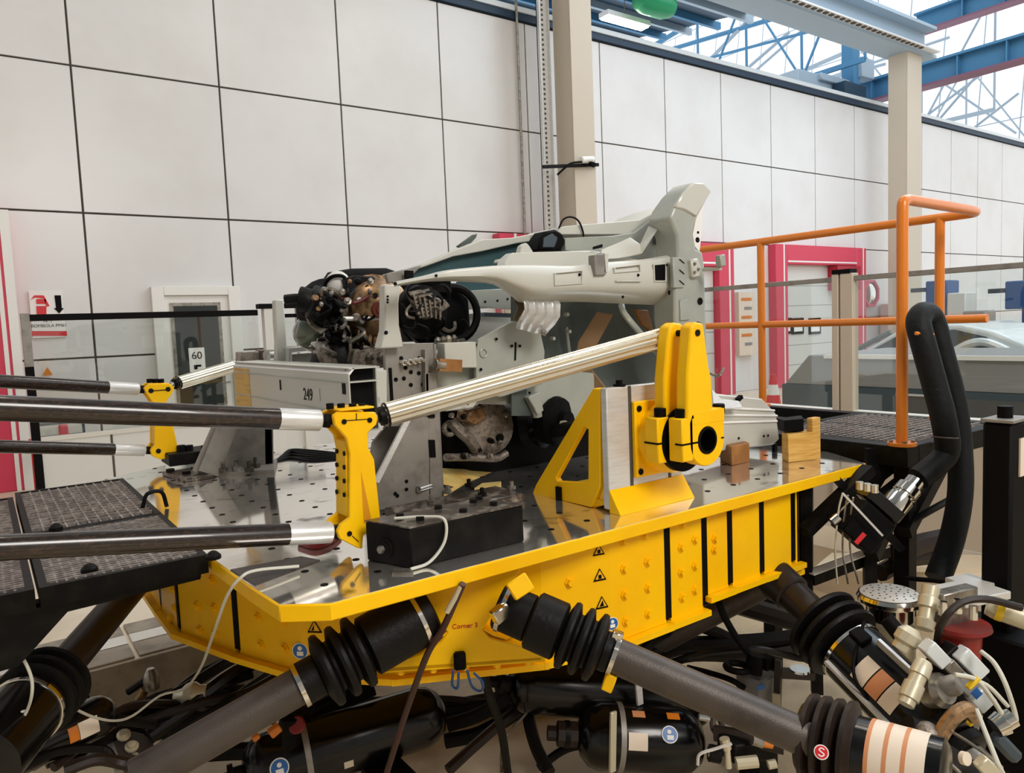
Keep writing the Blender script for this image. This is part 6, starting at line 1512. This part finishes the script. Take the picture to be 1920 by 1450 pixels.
# fittings right of the short bottle
t = thing('gauge_manifold', 'cluster of brass and steel fittings right of the short accumulator', 'manifold', D(1370, 1420, 2.7))
MB().obox(D(1400, 1400, 2.75), .2, .1, .07, (1, -.2, -.2), (0, 1, 0)).build('block', 'black_steel', t, .006)
for (x, y, x2, y2, r, m) in ((1358, 1385, 1362, 1405, .018, 'cream_fit'), (1330, 1412, 1350, 1416, .03, 'black_steel'), (1338, 1410, 1334, 1420, .014, 'cream_fit'), (1362, 1400, 1366, 1440, .012, 'cream_fit'), (1380, 1432, 1420, 1428, .022, 'cream_fit'),
                            (1420, 1392, 1448, 1397, .014, 'amber'), (1410, 1388, 1430, 1394, .018, 'steel'), (1310, 1345, 1330, 1348, .012, 'chrome'), (1440, 1435, 1455, 1432, .016, 'cream_fit')):
    MB().cyl(D(x, y, 2.65), D(x2, y2, 2.65), r, n=10).build('fitting', m, t)
MB().tube(smooth([D(1308, 1435, 2.6), D(1312, 1415, 2.6), D(1340, 1405, 2.6), D(1372, 1395, 2.6)]), .006, 6).build('thin_pipe', 'alu', t)
MB().ring(D(1345, 1360, 2.85), (.2, -1, .4), .03, .012, 20, 8).build('lifting_eye', 'leg_grey', t)
MB().tube(smooth([D(1340, 1375, 2.8), D(1400, 1385, 2.75), D(1470, 1400, 2.7)]), .03, 10).build('pipe', 'leg_dark', t)
# ---- cluster at the right: filter, dome, manifold
fb = thing('perforated_dome', 'round steel breather cap with perforated top behind the labelled actuator', 'breather', D(1668, 1180, 2.85))
c = D(1668, 1112, 2.85)
MB().lathe(c+V(0, 0, -.10), (0, 0, 1), [(0, .085), (.055, .085), (.06, .1), (.07, .115), (.085, .118), (.098, .11), (.1, .06)], 36).build('cap', 'chrome', fb)
MB().lathe(c+V(0, 0, 0), (0, 0, 1), [(0, .105), (.003, .1)], 36).build('top_disc', 'alu_strip', fb)
src = None
for k in range(40):
    a_ = k*2.399; r = .096*math.sqrt((k+.5)/40); p = c+V(r*math.cos(a_), r*math.sin(a_), .003)
    if src is None: src = MB().lathe(p, (0, 0, 1), [(0, .0035), (.001, .0035)], 6).build('vent_hole', 'black', fb)
    else: inst(src, 'vent_hole', p, fb)
MB().lathe(c+V(0, 0, -.25), (0, 0, 1), [(0, .09), (.15, .09)], 30).build('neck', 'cream_fit', fb)
rf = thing('red_filter', 'red filter bowl under a steel manifold at the right', 'filter', D(1800, 1235, 2.6))
c = D(1800, 1180, 2.6)
MB().lathe(c+V(0, 0, .0), (0, 0, -1), [(-.022, .095), (-.01, .098), (.0, .085), (.012, .068), (.1, .064), (.11, .05)], 32).build('bowl', 'filter_red', rf)
MB().obox(D(1790, 1138, 2.62), .17, .13, .05, (1, -.25, 0), (0, 0, 1)).build('head', 'steel', rf, .004)
MB().obox(D(1815, 1112, 2.7), .22, .03, .16, (1, -.3, 0), (0, 0, 1)).build('manifold_plate', 'alu_strip', rf, .003)
MB().obox(D(1820, 1095, 2.8), .12, .03, .12, (1, -.3, 0), (0, 0, 1)).build('manifold_plate', 'alu_strip', rf, .003)
for k, (x, y) in enumerate(((1768, 1140), (1796, 1136), (1825, 1148))): MB().cyl(D(x, y-12, 2.52), D(x, y+14, 2.52), .014, n=10).build('stud', 'chrome', rf)
MB().lathe(D(1732, 1180, 2.55), D(1745, 1105, 2.6)-D(1732, 1180, 2.55), [(0, .03), (.03, .034), (.035, .026), (.07, .026), (.075, .034), (.11, .034), (.115, .028), (.15, .03)], 12).build('elbow_fitting', 'cream_fit', rf)
MB().lathe(D(1850, 1135, 2.5), D(1915, 1158, 2.45)-D(1850, 1135, 2.5), [(0, .03), (.02, .036), (.1, .036), (.14, .034)], 16).build('side_pipe', 'cream_fit', rf)
MB().lathe(D(1874, 1143, 2.46), D(1915, 1158, 2.45)-D(1850, 1135, 2.5), [(-.008, .038), (.012, .038)], 16).build('yellow_tag', 'tag_yellow', rf)
tag(MB().obox(D(1885, 1300, 2.8), .22, .3, .5, (1, 0, 0), (0, 1, 0)).build('black_cabinet', 'black', bevel=.01), 'black cabinet at the bottom right edge behind the filter', 'cabinet')
vb = thing('valve_stack', 'cluster of pale servo valve blocks with blue sticker, bottom right', 'valve', D(1790, 1400, 2.3))
dx = (D(1830, 1310, 2.3)-D(1745, 1220, 2.3)).normalized(); dy_ = (D(1770, 1195, 2.3)-D(1740, 1225, 2.3)).normalized()
for (x, y, d, a_, b_, c_, m) in ((1752, 1226, 2.32, .08, .045, .05, 'car_white'), (1785, 1255, 2.32, .07, .04, .05, 'steel'), (1818, 1243, 2.36, .1, .05, .05, 'car_white'), (1808, 1282, 2.3, .06, .05, .05, 'grey_cover'), (1838, 1310, 2.28, .06, .06, .04, 'car_white'), (1790, 1262, 2.4, .16, .12, .06, 'black_steel')):
    MB().obox(D(x, y, d), a_, b_, c_, dx, dy_).build('valve_block', m, vb, .004)
MB().obox(D(1831, 1301, 2.245), .026, .026, .002, dx, dy_).build('blue_sticker', 'decal_blue', vb)
MB().lathe(D(1765, 1295, 2.28), (-.2, -1, .5), [(-.05, .05), (0, .052), (.01, .045), (.02, .04), (.022, .025)], 16).build('motor_cap', 'steel', vb)
MB().lathe(D(1790, 1285, 2.26), (.2, -1, .5), [(-.03, .03), (0, .032), (.012, .026)], 12).build('connector', 'weld_grey', vb)
for (x, y) in ((1824, 1281), (1825, 1350)): MB().obox(D(x, y, 2.2), .012, .045, .02, dx, dy_).build('yellow_tag', 'tag_yellow', vb, .003)
MB().lathe(D(1698, 1322, 2.25), D(1735, 1238, 2.3)-D(1698, 1322, 2.25), [(0, .024), (.02, .024), (.021, .03), (.07, .03), (.072, .024), (.1, .024), (.101, .029), (.14, .027), (.15, .02)], 12).build('pale_fitting', 'cream_fit', vb)
MB().lathe(D(1712, 1178, 2.4), D(1690, 1215, 2.4)-D(1712, 1178, 2.4), [(0, .02), (.02, .04), (.05, .04), (.06, .03), (.08, .03)], 10).build('side_fitting', 'cream_fit', vb)
MB().cyl(D(1662, 1160, 2.45), D(1690, 1195, 2.42), .025).build('plug', 'black', vb)
MB().lathe(D(1700, 1360, 2.2), D(1755, 1392, 2.2)-D(1700, 1360, 2.2), [(0, .03), (.04, .035), (.05, .045), (.09, .05), (.11, .03)], 18).build('black_cap', 'black_steel', vb)
MB().ball(D(1738, 1380, 2.17), .04, 14).build('steel_ball', 'cast', vb)
MB().tube(smooth([D(1760, 1385, 2.15), D(1775, 1360, 2.15), D(1792, 1340, 2.15), D(1812, 1330, 2.16), D(1828, 1345, 2.18)]), .022, 10).build('bronze_elbow', 'bronze', vb)
MB().lathe(D(1865, 1365, 2.2), D(1890, 1350, 2.2)-D(1865, 1365, 2.2), [(0, .03), (.03, .035), (.035, .028), (.06, .028)], 12).build('steel_cap', 'chrome', vb)
MB().prism([D(1765, 1385, 2.2), D(1850, 1440, 2.1), D(1850, 1470, 2.1), D(1760, 1450, 2.1)], (0, .06, 0)).build('base_block', 'leg_dark', vb, .006)
MB().lathe(D(1811, 1423, 2.06), (-.2, -1, .3), [(-.01, .018), (.004, .018)], 20).build('round_badge', 'label', vb)
MB().obox(D(1850, 1440, 2.05), .06, .04, .03, dx, dy_).build('pale_block', 'cream_fit', vb, .004)
MB().obox(D(1885, 1400, 2.2), .1, .04, .04, dx, dy_).build('teal_block', 'grey_dark', vb, .01)
for i, pts in enumerate((((1700, 1085, 3.0), (1760, 1090, 2.9), (1830, 1100, 2.8), (1880, 1120, 2.7), (1920, 1150, 2.6)), ((1755, 1220, 2.45), (1765, 1170, 2.4), (1800, 1132, 2.4), (1850, 1124, 2.4), (1915, 1140, 2.4)),
                         ((1840, 1222, 2.3), (1865, 1245, 2.25), (1888, 1290, 2.2), (1905, 1350, 2.2), (1890, 1355, 2.2), (1860, 1310, 2.2), (1830, 1275, 2.2), (1790, 1265, 2.2)),
                         ((1800, 1268, 2.22), (1850, 1285, 2.2), (1890, 1325, 2.2)), ((1830, 1330, 2.15), (1850, 1380, 2.1), (1870, 1430, 2.05), (1880, 1450, 2.05)),
                         ((1780, 1370, 2.15), (1820, 1395, 2.1), (1870, 1430, 2.05)), ((1755, 1395, 2.1), (1775, 1425, 2.05), (1800, 1450, 2.0)), ((1620, 1165, 2.6), (1600, 1260, 2.5), (1640, 1330, 2.45)))):
    hose(['black cable over the perforated breather cap', 'black cable curving past the red filter', 'grey cable loop at the bottom right edge', 'short grey cable above the blue sticker', 'grey cable dropping at the bottom right',
          'thin steel cable over the base block', 'short cable beside the round badge', 'thin black cable along the labelled actuator'][i], pts, [.01, .012, .007, .006, .007, .005, .005, .006][i], ['black', 'rubber_brown', 'cable_white', 'cable_white', 'cable_white', 'steel', 'steel', 'black'][i], name='valve_cable', cat='cable', group='valve cables')
# grey duct on the floor behind, wooden board
tag(MB().prism([P(1530, 1070, z=0), P(1860, 1075, z=0), P(1860, 1050, z=0), P(1560, 1045, z=0)], (0, 0, .03)).build('floor_board', 'floor'), 'pale floor board along the foot of the partition', 'board')

# tangle of hoses nobody can tell apart at the bottom left and below the table
rr = random.Random(3)
for k in range(12):
    x0 = 30+rr.random()*120; y0 = 1395+rr.random()*50; d0 = 2.7+rr.random()*.3
    hose('dark hose in the tangle at the bottom left of the pit', [(x0, y0, d0), (x0+70, y0-20-20*rr.random(), d0+.1), (x0+150+40*rr.random(), y0-25-45*rr.random(), d0+.25), (x0+250+60*rr.random(), y0-70-50*rr.random(), d0+.45), (x0+330+60*rr.random(), y0-90-60*rr.random(), d0+.6)],
         .012+.012*rr.random(), ['rubber', 'rubber_brown', 'gloss_black', 'rubber'][k % 4], group='tangle at the bottom left', seg=4)
for k in range(10):
    x0 = 560+rr.random()*120; y0 = 1318+rr.random()*40; d0 = 3.45+rr.random()*.4
    hose('dark hose in the tangle on the pit floor below the table', [(x0, y0, d0), (x0+90, y0-15+30*rr.random(), d0), (x0+200, y0-20+35*rr.random(), d0+.05), (x0+320, y0-25+30*rr.random(), d0+.1), (x0+430+80*rr.random(), y0-40+40*rr.random(), d0+.15)],
         .02+.02*rr.random(), ['rubber', 'rubber_brown', 'rubber'][k % 3], group='tangle below the table', seg=4)
